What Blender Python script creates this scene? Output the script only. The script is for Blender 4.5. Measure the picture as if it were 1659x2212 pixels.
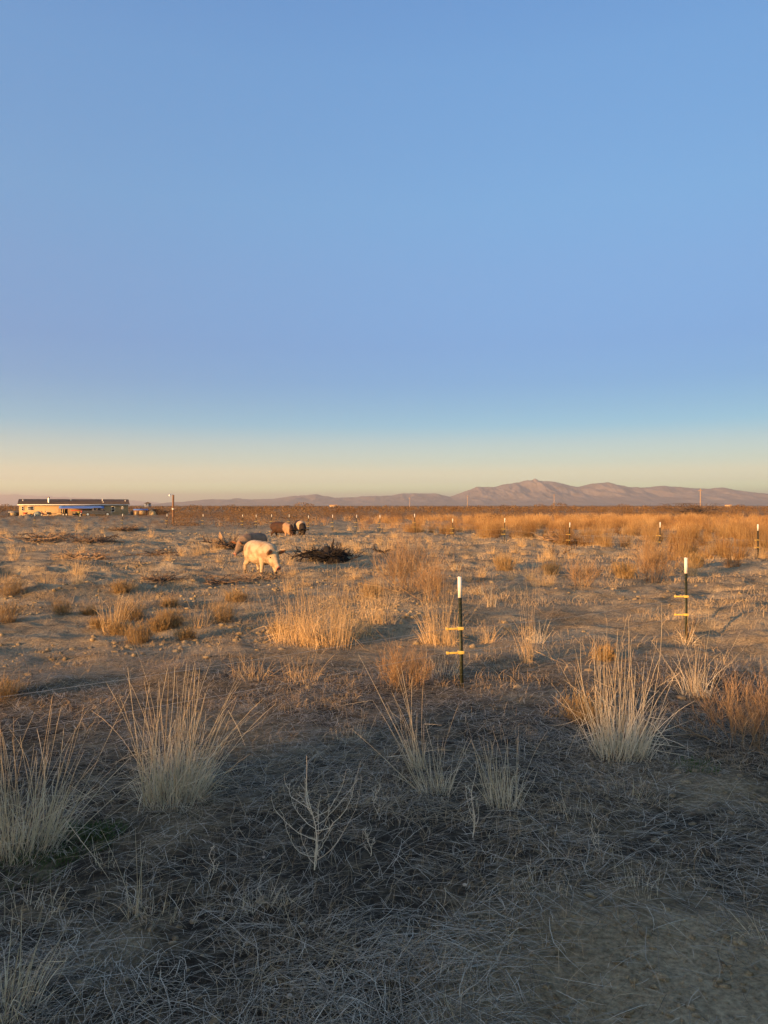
import bpy, math, random
import numpy as np
from mathutils import Vector, Matrix, Euler

R = math.radians
for o in list(bpy.data.objects):
    bpy.data.objects.remove(o)
C = bpy.context.scene
COL = C.collection

# ------------------------------------------------------------------ camera, sky, sun, exposure
CAM_H = 1.65
F = 1661.7                                  # focal length in the units of the 1659 px wide notes
PITCH = math.atan(14.2 / F)
cam_d = bpy.data.cameras.new('camera')
cam_d.sensor_fit = 'VERTICAL'; cam_d.sensor_height = 36.0; cam_d.sensor_width = 27.0
cam_d.lens = 36.0 * F / 2212.0
cam_d.clip_start = 0.05; cam_d.clip_end = 60000
cam = bpy.data.objects.new('camera', cam_d); COL.objects.link(cam)
cam.location = (0, 0, CAM_H)
cam.rotation_euler = (R(90) - PITCH, 0, 0)
C.camera = cam

SUN_EL = 7.0
SUN_AZ = 227.0                              # compass bearing of the sun, photograph looks along 0 (=+Y)
w = bpy.data.worlds.new('World'); C.world = w; w.use_nodes = True
nt = w.node_tree; nt.nodes.clear()
sky = nt.nodes.new('ShaderNodeTexSky'); sky.sky_type = 'NISHITA'; sky.sun_disc = False
sky.sun_elevation = R(SUN_EL); sky.sun_rotation = R(SUN_AZ)
sky.air_density = 1.0; sky.dust_density = 0.8; sky.ozone_density = 2.0; sky.altitude = 1300
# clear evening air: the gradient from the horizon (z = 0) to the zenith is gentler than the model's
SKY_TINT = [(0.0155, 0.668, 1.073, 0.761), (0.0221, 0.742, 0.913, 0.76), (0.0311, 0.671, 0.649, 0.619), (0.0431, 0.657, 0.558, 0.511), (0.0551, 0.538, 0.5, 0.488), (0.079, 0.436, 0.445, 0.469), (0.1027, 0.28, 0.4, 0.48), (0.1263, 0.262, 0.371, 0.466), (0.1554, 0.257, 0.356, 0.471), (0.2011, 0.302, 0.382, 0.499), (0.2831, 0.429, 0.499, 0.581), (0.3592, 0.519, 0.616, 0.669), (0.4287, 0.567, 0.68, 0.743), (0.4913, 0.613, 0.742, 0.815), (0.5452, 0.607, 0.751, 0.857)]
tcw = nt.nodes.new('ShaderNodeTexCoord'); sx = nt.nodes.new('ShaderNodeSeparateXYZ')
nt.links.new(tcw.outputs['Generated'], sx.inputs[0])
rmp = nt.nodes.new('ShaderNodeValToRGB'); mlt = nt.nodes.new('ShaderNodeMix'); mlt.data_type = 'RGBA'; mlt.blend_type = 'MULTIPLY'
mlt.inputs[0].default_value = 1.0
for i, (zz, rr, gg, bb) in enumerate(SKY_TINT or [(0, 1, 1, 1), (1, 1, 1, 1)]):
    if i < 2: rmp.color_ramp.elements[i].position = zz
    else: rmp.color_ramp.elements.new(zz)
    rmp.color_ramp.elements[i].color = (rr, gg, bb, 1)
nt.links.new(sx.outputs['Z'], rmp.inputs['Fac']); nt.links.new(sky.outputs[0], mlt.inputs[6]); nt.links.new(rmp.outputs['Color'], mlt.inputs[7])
bg = nt.nodes.new('ShaderNodeBackground'); bg.inputs['Strength'].default_value = 0.15
wo = nt.nodes.new('ShaderNodeOutputWorld')
mrx = nt.nodes.new('ShaderNodeMapRange'); mrx.inputs[1].default_value = -.5; mrx.inputs[2].default_value = .5
mrx.inputs[3].default_value = 1.16; mrx.inputs[4].default_value = .80
mlx = nt.nodes.new('ShaderNodeVectorMath'); mlx.operation = 'SCALE'
nt.links.new(sx.outputs['X'], mrx.inputs[0]); nt.links.new(mlt.outputs[2], mlx.inputs[0]); nt.links.new(mrx.outputs[0], mlx.inputs['Scale'])
# sunset sky behind the photographer, brightened and warmed to lift foreground shade
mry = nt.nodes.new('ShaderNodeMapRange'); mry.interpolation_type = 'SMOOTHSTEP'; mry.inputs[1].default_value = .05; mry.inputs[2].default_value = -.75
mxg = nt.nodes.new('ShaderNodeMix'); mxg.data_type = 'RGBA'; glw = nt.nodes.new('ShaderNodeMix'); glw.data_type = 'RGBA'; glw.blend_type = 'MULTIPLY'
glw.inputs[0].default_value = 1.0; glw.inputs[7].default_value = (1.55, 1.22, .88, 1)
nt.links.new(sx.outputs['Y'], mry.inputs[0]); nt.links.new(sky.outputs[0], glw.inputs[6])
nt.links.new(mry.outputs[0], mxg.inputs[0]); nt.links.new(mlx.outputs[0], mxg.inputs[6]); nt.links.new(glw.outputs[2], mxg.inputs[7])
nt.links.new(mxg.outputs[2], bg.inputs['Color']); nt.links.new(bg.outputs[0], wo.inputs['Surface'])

sun_d = bpy.data.lights.new('sun', 'SUN'); sun_d.energy = 5.0; sun_d.angle = R(0.53); sun_d.color = (1.0, 0.50, 0.17)
sun = bpy.data.objects.new('sun', sun_d); COL.objects.link(sun)
sa, se = R(SUN_AZ), R(SUN_EL)
to_sun = Vector((math.sin(sa) * math.cos(se), math.cos(sa) * math.cos(se), math.sin(se)))
sun.rotation_euler = to_sun.to_track_quat('Z', 'Y').to_euler()
sun.location = (-20, -20, 40)

C.view_settings.view_transform = 'Standard'; C.view_settings.look = 'None'
C.view_settings.exposure = 1.5; C.view_settings.gamma = 1.0
C.render.engine = 'CYCLES'
C.cycles.max_bounces = 5; C.cycles.diffuse_bounces = 2; C.cycles.glossy_bounces = 1
C.cycles.transmission_bounces = 2; C.cycles.volume_bounces = 0; C.cycles.transparent_max_bounces = 4
C.cycles.caustics_reflective = False; C.cycles.caustics_refractive = False

# ------------------------------------------------------------------ helpers
def tag(o, label=None, cat=None, group=None, kind=None):
    if label: o['label'] = label
    if cat: o['category'] = cat
    if group: o['group'] = group
    if kind: o['kind'] = kind
    elif cat: o['kind'] = 'thing'
    return o

def empty(name, loc, rz=0.0, label=None, cat=None, group=None):
    o = bpy.data.objects.new(name, None); COL.objects.link(o)
    o.location = loc; o.rotation_euler = (0, 0, rz); o.empty_display_size = 0.1
    return tag(o, label, cat, group)

def mesh(name, V, Fs, mats, smooth=False, mi=None):
    me = bpy.data.meshes.new(name)
    V = np.asarray(V, np.float32).reshape(-1, 3)
    me.vertices.add(len(V)); me.vertices.foreach_set('co', V.ravel())
    if not isinstance(Fs, list): Fs = [Fs]
    Fs = [np.asarray(f, np.int32) for f in Fs if len(f)]
    tot = np.concatenate([np.full(len(f), f.shape[1], np.int32) for f in Fs])
    loops = np.concatenate([f.ravel() for f in Fs])
    start = np.concatenate([[0], np.cumsum(tot)[:-1]]).astype(np.int32)
    me.loops.add(len(loops)); me.loops.foreach_set('vertex_index', loops)
    me.polygons.add(len(tot)); me.polygons.foreach_set('loop_start', start); me.polygons.foreach_set('loop_total', tot)
    if smooth: me.polygons.foreach_set('use_smooth', np.ones(len(tot), bool))
    if mi is not None: me.polygons.foreach_set('material_index', np.asarray(mi, np.int32))
    if not isinstance(mats, (list, tuple)): mats = [mats]
    for m in mats: me.materials.append(m)
    me.update(calc_edges=True); me.validate()
    return me

def link(name, me, parent=None, loc=None, rz=None):
    o = bpy.data.objects.new(name, me); COL.objects.link(o)
    if parent: o.parent = parent
    if loc is not None: o.location = loc
    if rz is not None: o.rotation_euler = (0, 0, rz)
    return o

class Acc:
    """collects quads and triangles of one mesh"""
    def __init__(s): s.V = []; s.Q = []; s.T = []; s.n = 0
    def add(s, V, Fc):
        V = np.asarray(V, float).reshape(-1, 3); Fc = np.asarray(Fc, int)
        s.V.append(V); (s.Q if Fc.shape[1] == 4 else s.T).append(Fc + s.n); s.n += len(V)
        return s
    def arrays(s):
        fs = []
        if s.Q: fs.append(np.concatenate(s.Q))
        if s.T: fs.append(np.concatenate(s.T))
        return np.concatenate(s.V), fs
    def me(s, name, mat, smooth=False):
        V, fs = s.arrays(); return mesh(name, V, fs, mat, smooth)
    def build(s, name, mat, parent=None, smooth=False, bevel=0.0):
        o = link(name, s.me(name, mat, smooth), parent)
        if bevel:
            b = o.modifiers.new('bevel', 'BEVEL'); b.width = bevel; b.segments = 2; b.limit_method = 'ANGLE'
        return o
    def box(s, x0, x1, y0, y1, z0, z1):
        V = [(x, y, z) for z in (z0, z1) for y in (y0, y1) for x in (x0, x1)]
        return s.add(V, [(0, 2, 3, 1), (4, 5, 7, 6), (0, 1, 5, 4), (2, 6, 7, 3), (0, 4, 6, 2), (1, 3, 7, 5)])
    def tube(s, pts, radii, sides=8):
        P = np.asarray(pts, float)[None]; r = np.broadcast_to(np.asarray(radii, float), (P.shape[1],))[None]
        V, q = tubes(P, r, sides); s.add(V, q)
        n = P.shape[1]
        for base, c, flip in ((0, P[0, 0], 0), ((n - 1) * sides, P[0, -1], 1)):
            VV = np.vstack([V[base:base + sides], c[None]])
            f = [(i, (i + 1) % sides, sides) if flip else ((i + 1) % sides, i, sides) for i in range(sides)]
            s.add(VV, f)
        return s
    def prism(s, prof, y0, y1):
        """profile in xz extruded along y"""
        n = len(prof)
        V = [(x, y0, z) for x, z in prof] + [(x, y1, z) for x, z in prof]
        s.add(V, [(i, (i + 1) % n, n + (i + 1) % n, n + i) for i in range(n)])
        cx = sum(p[0] for p in prof) / n; cz = sum(p[1] for p in prof) / n
        for y, fl in ((y0, 0), (y1, 1)):
            VV = [(x, y, z) for x, z in prof] + [(cx, y, cz)]
            s.add(VV, [((i + 1) % n, i, n) if fl else (i, (i + 1) % n, n) for i in range(n)])
        return s

def nrm(a): return a / np.maximum(np.linalg.norm(a, axis=-1, keepdims=True), 1e-9)

def tubes(P, Rad, sides=3):
    """P (B,S,3) centre lines, Rad (B,S) -> verts, quads; sides=2 gives flat ribbons"""
    B, S, _ = P.shape
    T = nrm(np.gradient(P, axis=1))
    t0 = T[:, :1, :]
    ref = np.where(np.abs(t0[..., 2:3]) > 0.85, np.array([[[0.8, 0.6, 0.0]]]), np.array([[[0.0, 0.0, 1.0]]]))
    N1 = nrm(np.cross(T, ref)); N2 = np.cross(N1, T)
    if sides == 2:
        V = np.stack([P + N1 * Rad[..., None], P - N1 * Rad[..., None]], axis=2)
    else:
        a = np.arange(sides) * 2 * np.pi / sides
        V = P[:, :, None, :] + Rad[:, :, None, None] * (np.cos(a)[None, None, :, None] * N1[:, :, None, :] + np.sin(a)[None, None, :, None] * N2[:, :, None, :])
    V = V.reshape(-1, 3)
    b = np.arange(B)[:, None, None] * S * sides; i = np.arange(S - 1)[None, :, None] * sides
    if sides == 2:
        k = np.array([[0]]); q = np.stack([b + i + 0 + 0 * k, b + i + 1 + 0 * k, b + i + 3 + 0 * k, b + i + 2 + 0 * k], -1)
    else:
        k = np.arange(sides)[None, None, :]; k2 = (k + 1) % sides
        q = np.stack([b + i + k, b + i + k2, b + i + sides + k2, b + i + sides + k], -1)
    return V, q.reshape(-1, 4)

def _h(ix, iy, s):
    with np.errstate(over='ignore'):
        n = (ix.astype(np.int64) * 374761393 + iy.astype(np.int64) * 668265263 + s * 974711) & 0x7fffffff
        n = ((n ^ (n >> 13)) * 1274126177) & 0x7fffffff
        n = (n ^ (n >> 16)) & 0xffff
    return n / 32767.5 - 1.0

def vn(x, y, s=0):
    x = np.asarray(x, float); y = np.asarray(y, float)
    ix = np.floor(x); iy = np.floor(y); fx = x - ix; fy = y - iy
    fx = fx * fx * (3 - 2 * fx); fy = fy * fy * (3 - 2 * fy)
    a = _h(ix, iy, s); b = _h(ix + 1, iy, s); c = _h(ix, iy + 1, s); d = _h(ix + 1, iy + 1, s)
    return (a * (1 - fx) + b * fx) * (1 - fy) + (c * (1 - fx) + d * fx) * fy

def fbm(x, y, s=0, o=4):
    v = 0.0; a = 1.0; t = 0.0
    for k in range(o):
        v = v + a * vn(x * 2 ** k + 7.3 * k, y * 2 ** k - 3.1 * k, s + k); t += a; a *= 0.5
    return v / t

def sst(e0, e1, x):
    t = np.clip((np.asarray(x, float) - e0) / (e1 - e0), 0, 1); return t * t * (3 - 2 * t)

# ------------------------------------------------------------------ terrain height
HOUSE_A = math.atan((162 - 829.5) / F); HOUSE_D = 180.0
HX, HY = HOUSE_D * math.sin(HOUSE_A), HOUSE_D * math.cos(HOUSE_A)
SHADE_RISE_Y, SHADE_RISE_H = -30.0, 6.12
MOUNDS = []                                   # (x, y, height, radius)

def terrain(x, y):
    x = np.asarray(x, float); y = np.asarray(y, float)
    d = np.hypot(x, y)
    near = sst(2.0, 7.0, d); mid = sst(6.0, 11.0, d); far = 1 - sst(120, 400, d)
    z = 0.030 * fbm(x / 1.7, y / 1.7, 11, 3) * near + 0.010 * fbm(x / 0.35, y / 0.35, 21, 2)
    rough = 0.35 + 0.65 * sst(-0.25, 0.35, fbm(x / 6.0, y / 6.0, 31, 2))
    rg = np.abs(fbm(x / 1.3 + 3, y / 0.9, 41, 3))
    z = z + mid * far * rough * (0.28 * (0.38 - rg) + 0.085 * fbm(x / 0.55, y / 0.45, 51, 3) + 0.035 * fbm(x / 0.2, y / 0.2, 55, 2) + 0.11 * fbm(x / 3.1, y / 2.4, 61, 2))
    z = z + 0.16 * fbm(x / 45.0, y / 45.0, 71, 2) * sst(35, 90, d) * far
    z = z - 0.60 * np.exp(-((x - HX) ** 2 + (y - HY) ** 2) / 55.0 ** 2)
    # unseen rise added behind the photographer to cast the foreground shade
    crest = SHADE_RISE_H * (1 + 0.05 * fbm(x / 3.5, 0 * x, 81, 4)) + 0.072 * np.clip(x + 40.5, -12, 14)
    z = z + crest * np.exp(-((y - SHADE_RISE_Y) / 7.5) ** 2) * (1 - sst(60, 200, np.abs(x)))
    for mx, my, mh, mr in MOUNDS:
        q = ((x - mx) ** 2 + ((y - my) * 1.4) ** 2) / mr ** 2
        z = z + mh * np.exp(-q) * (1 + 0.35 * fbm(x / 0.3, y / 0.3, 91, 2))
    return z

def ray(xd, yd):
    X = xd - 829.5; Z = 1106.0 - yd
    return np.array([X, F * math.cos(PITCH) + Z * math.sin(PITCH), Z * math.cos(PITCH) - F * math.sin(PITCH)]) / F

def gp(xd, yd, off=0.0):
    """where the sight line through a point of the photograph meets the ground"""
    v = ray(xd, yd); t = np.geomspace(1.2, 3000, 4000)
    P = np.array([0, 0, CAM_H])[None] + t[:, None] * v[None]
    below = P[:, 2] - off < terrain(P[:, 0], P[:, 1])
    k = int(np.argmax(below)) if below.any() else len(t) - 1
    p = P[k]
    return Vector((p[0], p[1], float(terrain(p[0], p[1]))))

def flat(xd, yd):
    v = ray(xd, yd); t = -CAM_H / v[2]; return v[0] * t, v[1] * t

def on(x, y, dz=0.0): return Vector((x, y, float(terrain(x, y)) + dz))

for xd, yd, h, r in ((392, 1262, .20, .55), (250, 1275, .17, .7), (100, 1285, .15, .8), (1565, 1182, .30, 1.1), (60, 1120, .5, 3.0),
                     (545, 1106, .7, 3.0), (480, 1182, .25, 1.2), (700, 1212, .12, 1.2), (1130, 1176, .18, 1.3), (1320, 1168, .2, 1.2),
                     (380, 1470, .07, .5), (1560, 1345, .09, 0.9), (1600, 1372, .07, .8), (60, 1490, .08, .6), (250, 1150, .3, 2.2),
                     (900, 1160, .2, 1.6), (1000, 1172, .16, 1.2), (760, 1180, .14, 1.1), (340, 1225, .12, .7)):
    mx, my = flat(xd, yd); MOUNDS.append((mx, my, h, r))

# ------------------------------------------------------------------ materials
def newmat(name):
    m = bpy.data.materials.new(name); m.use_nodes = True
    n = m.node_tree; b = n.nodes['Principled BSDF']; b.inputs['Specular IOR Level'].default_value = 0.2
    return m, n, b

def plain(name, col, rough=0.7, metal=0.0, spec=0.25, var=0.12, scale=6.0, emit=None):
    m, n, b = newmat(name)
    tc = n.nodes.new('ShaderNodeTexCoord'); no = n.nodes.new('ShaderNodeTexNoise')
    no.inputs['Scale'].default_value = scale; no.inputs['Detail'].default_value = 4
    n.links.new(tc.outputs['Object'], no.inputs['Vector'])
    rp = n.nodes.new('ShaderNodeValToRGB')
    rp.color_ramp.elements[0].position = 0.3; rp.color_ramp.elements[1].position = 0.7
    rp.color_ramp.elements[0].color = tuple(c * (1 - var) for c in col) + (1,)
    rp.color_ramp.elements[1].color = tuple(min(1, c * (1 + var)) for c in col) + (1,)
    n.links.new(no.outputs['Fac'], rp.inputs['Fac']); n.links.new(rp.outputs['Color'], b.inputs['Base Color'])
    b.inputs['Roughness'].default_value = rough; b.inputs['Metallic'].default_value = metal
    b.inputs['Specular IOR Level'].default_value = spec
    return m

def strands(name, cols, trans=0.25, rough=0.75, patch=None):
    """plant strands: colour changes from strand to strand"""
    m, n, b = newmat(name)
    g = n.nodes.new('ShaderNodeNewGeometry'); rp = n.nodes.new('ShaderNodeValToRGB')
    cr = rp.color_ramp
    while len(cr.elements) < len(cols): cr.elements.new(0.5)
    for i, c in enumerate(cols):
        cr.elements[i].position = i / (len(cols) - 1); cr.elements[i].color = tuple(c) + (1,)
    n.links.new(g.outputs['Random Per Island'], rp.inputs['Fac'])
    col = rp.outputs['Color']
    if patch:
        no = n.nodes.new('ShaderNodeTexNoise'); no.inputs['Scale'].default_value = patch[0]; no.inputs['Detail'].default_value = 2
        n.links.new(g.outputs['Position'], no.inputs['Vector'])
        r2 = n.nodes.new('ShaderNodeValToRGB'); r2.color_ramp.elements[0].position = .36; r2.color_ramp.elements[1].position = .64
        r2.color_ramp.elements[0].color = patch[1] + (1,); r2.color_ramp.elements[1].color = (1, 1, 1, 1); n.links.new(no.outputs['Fac'], r2.inputs['Fac'])
        mm = n.nodes.new('ShaderNodeMix'); mm.data_type = 'RGBA'; mm.blend_type = 'MULTIPLY'; mm.inputs[0].default_value = 1
        n.links.new(col, mm.inputs[6]); n.links.new(r2.outputs['Color'], mm.inputs[7]); col = mm.outputs[2]
    n.links.new(col, b.inputs['Base Color'])
    b.inputs['Roughness'].default_value = rough; b.inputs['Specular IOR Level'].default_value = 0.15
    if trans > 0:
        tr = n.nodes.new('ShaderNodeBsdfTranslucent'); mx = n.nodes.new('ShaderNodeMixShader'); mx.inputs[0].default_value = trans
        n.links.new(col, tr.inputs['Color'])
        n.links.new(b.outputs[0], mx.inputs[1]); n.links.new(tr.outputs[0], mx.inputs[2])
        n.links.new(mx.outputs[0], n.nodes['Material Output'].inputs['Surface'])
    return m

M = {}
M['straw'] = strands('pale_straw', [(.58, .48, .31), (.73, .64, .45), (.80, .73, .55), (.60, .47, .28)])
M['warmstraw'] = strands('warm_straw', [(.56, .40, .20), (.68, .51, .28), (.74, .58, .36), (.46, .31, .14)])
M['leafstraw'] = strands('straw_leaf', [(.68, .60, .44), (.80, .74, .58), (.55, .46, .32)], .35)
M['gold'] = strands('golden_straw', [(.36, .22, .09), (.48, .315, .135), (.57, .41, .20), (.25, .145, .06)], patch=(.45, (.45, .36, .30)))
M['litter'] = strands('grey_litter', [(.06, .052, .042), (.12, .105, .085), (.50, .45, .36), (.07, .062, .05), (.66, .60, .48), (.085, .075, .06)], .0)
M['matted'] = strands('matted_straw', [(.36, .27, .155), (.50, .39, .235), (.22, .165, .105), (.60, .48, .30)], .1)
M['burro'] = strands('brown_subshrub', [(.26, .165, .07), (.36, .24, .105), (.20, .155, .07), (.44, .31, .16)], .15)
M['red_twig'] = strands('rusty_twig', [(.24, .15, .075), (.34, .225, .12), (.43, .31, .18), (.18, .115, .065)], .1)
M['scrub'] = strands('brown_scrub', [(.14, .088, .042), (.20, .128, .062), (.27, .18, .09), (.10, .064, .036)], .1, patch=(.06, (.6, .5, .45)))
M['dead'] = strands('dead_wood', [(.10, .075, .055), (.17, .12, .085), (.06, .045, .035)], .0)
M['tanwood'] = strands('weathered_wood', [(.25, .17, .11), (.34, .24, .15), (.17, .115, .075)], .0)
M['black_wood'] = strands('charred_wood', [(.012, .011, .011), (.022, .019, .018), (.04, .033, .03)], .0)
M['weed'] = strands('bleached_weed', [(.62, .54, .41), (.70, .63, .50), (.48, .38, .27)], .0)
M['green'] = strands('green_ground_plant', [(.045, .085, .022), (.06, .11, .03), (.09, .12, .04)], .2)

# ground: pale sandy soil, a dark cover of old litter where the 'cover' attribute says so, small-scale roughness
m, n, b = newmat('desert_soil'); M['soil'] = m
tc = n.nodes.new('ShaderNodeTexCoord')
def noise(scale, detail=5, rough=0.6):
    x = n.nodes.new('ShaderNodeTexNoise'); x.inputs['Scale'].default_value = scale; x.inputs['Detail'].default_value = detail
    x.inputs['Roughness'].default_value = rough; n.links.new(tc.outputs['Object'], x.inputs['Vector']); return x
def ramp(src, c0, c1, p0=0.35, p1=0.65):
    r = n.nodes.new('ShaderNodeValToRGB'); e = r.color_ramp.elements
    e[0].position, e[1].position = p0, p1; e[0].color, e[1].color = c0 + (1,), c1 + (1,)
    n.links.new(src, r.inputs['Fac']); return r
def mixc(f, a, bb, mode='MIX'):
    x = n.nodes.new('ShaderNodeMix'); x.data_type = 'RGBA'; x.blend_type = mode
    if isinstance(f, float): x.inputs[0].default_value = f
    else: n.links.new(f, x.inputs[0])
    n.links.new(a, x.inputs[6]); n.links.new(bb, x.inputs[7]); return x.outputs[2]
sand = ramp(noise(1.3).outputs['Fac'], (.285, .23, .145), (.46, .39, .265))
grit = ramp(noise(38, 6, .7).outputs['Fac'], (.42, .40, .38), (1.3, 1.27, 1.22), .3, .7)
sandc = mixc(1.0, sand.outputs[0], grit.outputs[0], 'MULTIPLY')
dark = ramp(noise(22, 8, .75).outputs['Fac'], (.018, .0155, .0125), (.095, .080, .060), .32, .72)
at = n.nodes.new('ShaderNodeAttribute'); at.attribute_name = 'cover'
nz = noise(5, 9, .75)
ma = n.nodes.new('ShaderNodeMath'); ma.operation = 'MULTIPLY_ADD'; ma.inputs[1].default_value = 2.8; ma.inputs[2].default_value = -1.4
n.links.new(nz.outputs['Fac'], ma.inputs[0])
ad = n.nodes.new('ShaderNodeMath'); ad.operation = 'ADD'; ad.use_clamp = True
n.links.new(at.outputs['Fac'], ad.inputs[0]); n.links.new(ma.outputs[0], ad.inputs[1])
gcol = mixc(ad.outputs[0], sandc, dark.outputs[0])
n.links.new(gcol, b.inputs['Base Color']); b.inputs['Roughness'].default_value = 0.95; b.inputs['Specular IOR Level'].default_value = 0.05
bp = n.nodes.new('ShaderNodeBump'); bp.inputs['Strength'].default_value = 1.0; bp.inputs['Distance'].default_value = 0.05
n.links.new(noise(9, 9, .68).outputs['Fac'], bp.inputs['Height'])
bp2 = n.nodes.new('ShaderNodeBump'); bp2.inputs['Strength'].default_value = 0.9; bp2.inputs['Distance'].default_value = 0.012
n.links.new(noise(70, 6, .7).outputs['Fac'], bp2.inputs['Height']); n.links.new(bp.outputs[0], bp2.inputs['Normal']); n.links.new(bp2.outputs[0], b.inputs['Normal'])

# ------------------------------------------------------------------ ground
def polar_ground():
    a = np.concatenate([np.linspace(-180, -40, 70, endpoint=False), np.linspace(-40, 40, 640, endpoint=False), np.linspace(40, 180, 70, endpoint=False)])
    a = np.radians(a)
    r = np.concatenate([[0.02, .3, .6, .9], np.geomspace(1.2, 70, 480, endpoint=False), np.geomspace(70, 45000, 170)])
    A, RR = np.meshgrid(a, r)
    X, Y = RR * np.sin(A), RR * np.cos(A)
    Z = terrain(X, Y)
    V = np.stack([X, Y, Z], -1).reshape(-1, 3)
    na, nr = len(a), len(r)
    i = np.arange(nr - 1)[:, None]; j = np.arange(na)[None, :]; j2 = (j + 1) % na
    q = np.stack([i * na + j, i * na + j2, (i + 1) * na + j2, (i + 1) * na + j], -1).reshape(-1, 4)[:, ::-1]
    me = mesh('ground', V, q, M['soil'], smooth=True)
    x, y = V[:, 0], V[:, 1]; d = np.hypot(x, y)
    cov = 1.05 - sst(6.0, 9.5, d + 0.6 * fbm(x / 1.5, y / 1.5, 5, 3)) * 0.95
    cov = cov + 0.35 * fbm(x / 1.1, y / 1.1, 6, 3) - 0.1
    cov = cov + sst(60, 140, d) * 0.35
    for xd, yd, rr, s in ((1420, 2170, .62, 1.9), (1640, 2120, .3, 1.0), (1545, 1700, .35, .9), (460, 1570, .55, .8), (230, 2050, .22, .6), (1120, 1500, .5, .5),
                          (200, 1420, 1.2, .5), (380, 1790, .2, .5), (1000, 2080, .25, .3), (1560, 1350, 1.0, .9), (600, 1600, .4, .5), (1250, 2190, .3, .8)):
        px, py = flat(xd, yd)
        cov = cov - s * np.exp(-((x - px) ** 2 + (y - py) ** 2) / rr ** 2)
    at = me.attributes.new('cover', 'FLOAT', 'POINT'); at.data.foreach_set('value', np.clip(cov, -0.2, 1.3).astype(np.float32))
    return tag(link('ground', me), kind='structure')
polar_ground()

# ------------------------------------------------------------------ mountains and haze
HAZE = True
def mountains(name, pts, dist, depth, seed, col, rough=0.30):
    px = np.array([p[0] for p in pts], float); py = np.array([p[1] for p in pts], float)
    xs = np.linspace(px[0], px[-1], 1500); ys = np.interp(xs, px, py)
    ys = ys + 2.0 * fbm(xs / 17.0, xs * 0 + seed, seed, 5) * sst(0, 12, 1091.8 - ys)
    crest = (1091.8 - ys) / F * dist
    t = np.linspace(0, 1, 90)
    tx = (xs - 829.5) / F
    T, K = np.meshgrid(t, np.arange(len(xs)))
    yy = dist - depth * 0.75 + depth * T
    X = tx[K] * dist * (0.75 + 0.25 * yy / dist); Y = yy
    prof = np.where(T < .75, (T / .75) ** 1.6, 1 - ((T - .75) / .25) * 0.9)
    rid = 1 - np.abs(fbm(X / (dist * .030), Y / (dist * .085), seed + 5, 5)) * 2.0
    H = crest[K] * prof * (1 + rough * (rid - 0.75) * np.clip(np.abs(T - .75) * 7, 0, 1)) - 3
    V = np.stack([X, Y, H], -1).reshape(-1, 3)
    nk, n_t = len(xs), len(t)
    i = np.arange(nk - 1)[:, None]; j = np.arange(n_t - 1)[None, :]
    q = np.stack([i * n_t + j, (i + 1) * n_t + j, (i + 1) * n_t + j + 1, i * n_t + j + 1], -1).reshape(-1, 4)
    tag(link(name, mesh(name, V, q, plain(name + '_rock', col, .95, var=.25, scale=.004, spec=.05), smooth=True)), kind='structure')

RANGE = [(250, 1093), (330, 1092), (375, 1084), (440, 1078.5), (520, 1076), (560, 1077), (610, 1074), (650, 1069), (690, 1067.5), (720, 1074), (760, 1072), (800, 1070), (840, 1070),
         (870, 1064), (910, 1064), (940, 1064), (970, 1073), (1000, 1062), (1030, 1050), (1060, 1052), (1100, 1043), (1130, 1038), (1150, 1036), (1156, 1032), (1163, 1036),
         (1200, 1040), (1230, 1048), (1250, 1050), (1280, 1043.5), (1310, 1041), (1340, 1048), (1380, 1052), (1430, 1048), (1460, 1049), (1500, 1053), (1530, 1054),
         (1560, 1052), (1600, 1058), (1659, 1066), (1800, 1076), (2000, 1085), (2200, 1092)]
mountains('mountains', RANGE, 9500, 3500, 3, (.20, .165, .13), .36)
mountains('far_mountains', [(-500, 1090), (-300, 1078), (-150, 1072), (-40, 1069), (15, 1068.5), (35, 1067), (60, 1069.5), (120, 1072), (200, 1076), (290, 1080), (360, 1088), (430, 1092)],
          21000, 5000, 9, (.23, .18, .135), .2)
if HAZE:
    hz = Acc().box(-30000, 30000, -3000, 30000, -4.0, 420.0)
    hm = bpy.data.materials.new('haze_air'); hm.use_nodes = True; hn = hm.node_tree; hn.nodes.clear()
    pv = hn.nodes.new('ShaderNodeVolumePrincipled'); ho = hn.nodes.new('ShaderNodeOutputMaterial')
    pv.inputs['Color'].default_value = (.98, .90, .80, 1); pv.inputs['Density'].default_value = 1.0e-4; pv.inputs['Anisotropy'].default_value = 0.34
    hn.links.new(pv.outputs[0], ho.inputs['Volume'])
    tag(hz.build('haze', hm), kind='stuff')
# ------------------------------------------------------------------ house and yard
def yard(xz, dist):
    """point on the ground at a distance along the bearing of a mark in the yard"""
    a = math.atan((xz - 829.5) / F)
    return on(dist * math.sin(a), dist * math.cos(a)), -a

P_ = plain
M['tan_wall'] = P_('tan_siding', (.40, .275, .15), .8, var=.05, scale=2)
M['roof'] = P_('brown_shingle', (.085, .060, .045), .9, var=.2, scale=3)
M['white'] = P_('white_paint', (.74, .72, .66), .5, var=.04)
M['glass_dark'] = P_('dark_glass', (.02, .02, .023), .4, spec=.2)
M['char'] = P_('charred_root', (.02, .018, .017), .95, spec=.05)
M['steel'] = P_('bright_steel', (.62, .62, .62), .3, .85)
M['tarp'] = P_('blue_tarp', (.10, .20, .48), .55, var=.1, scale=4)
M['dark'] = P_('dark_metal', (.03, .028, .026), .6)
M['rubber'] = P_('tyre_rubber', (.02, .02, .02), .85)
M['truck'] = P_('grey_truck_paint', (.075, .075, .078), .45, .3, .5, var=.05)
M['red'] = P_('red_paint', (.50, .05, .03), .5)
M['maroon'] = P_('maroon_vinyl', (.12, .025, .025), .6)
M['yellow'] = P_('yellow_paint', (.70, .46, .08), .5)
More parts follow.
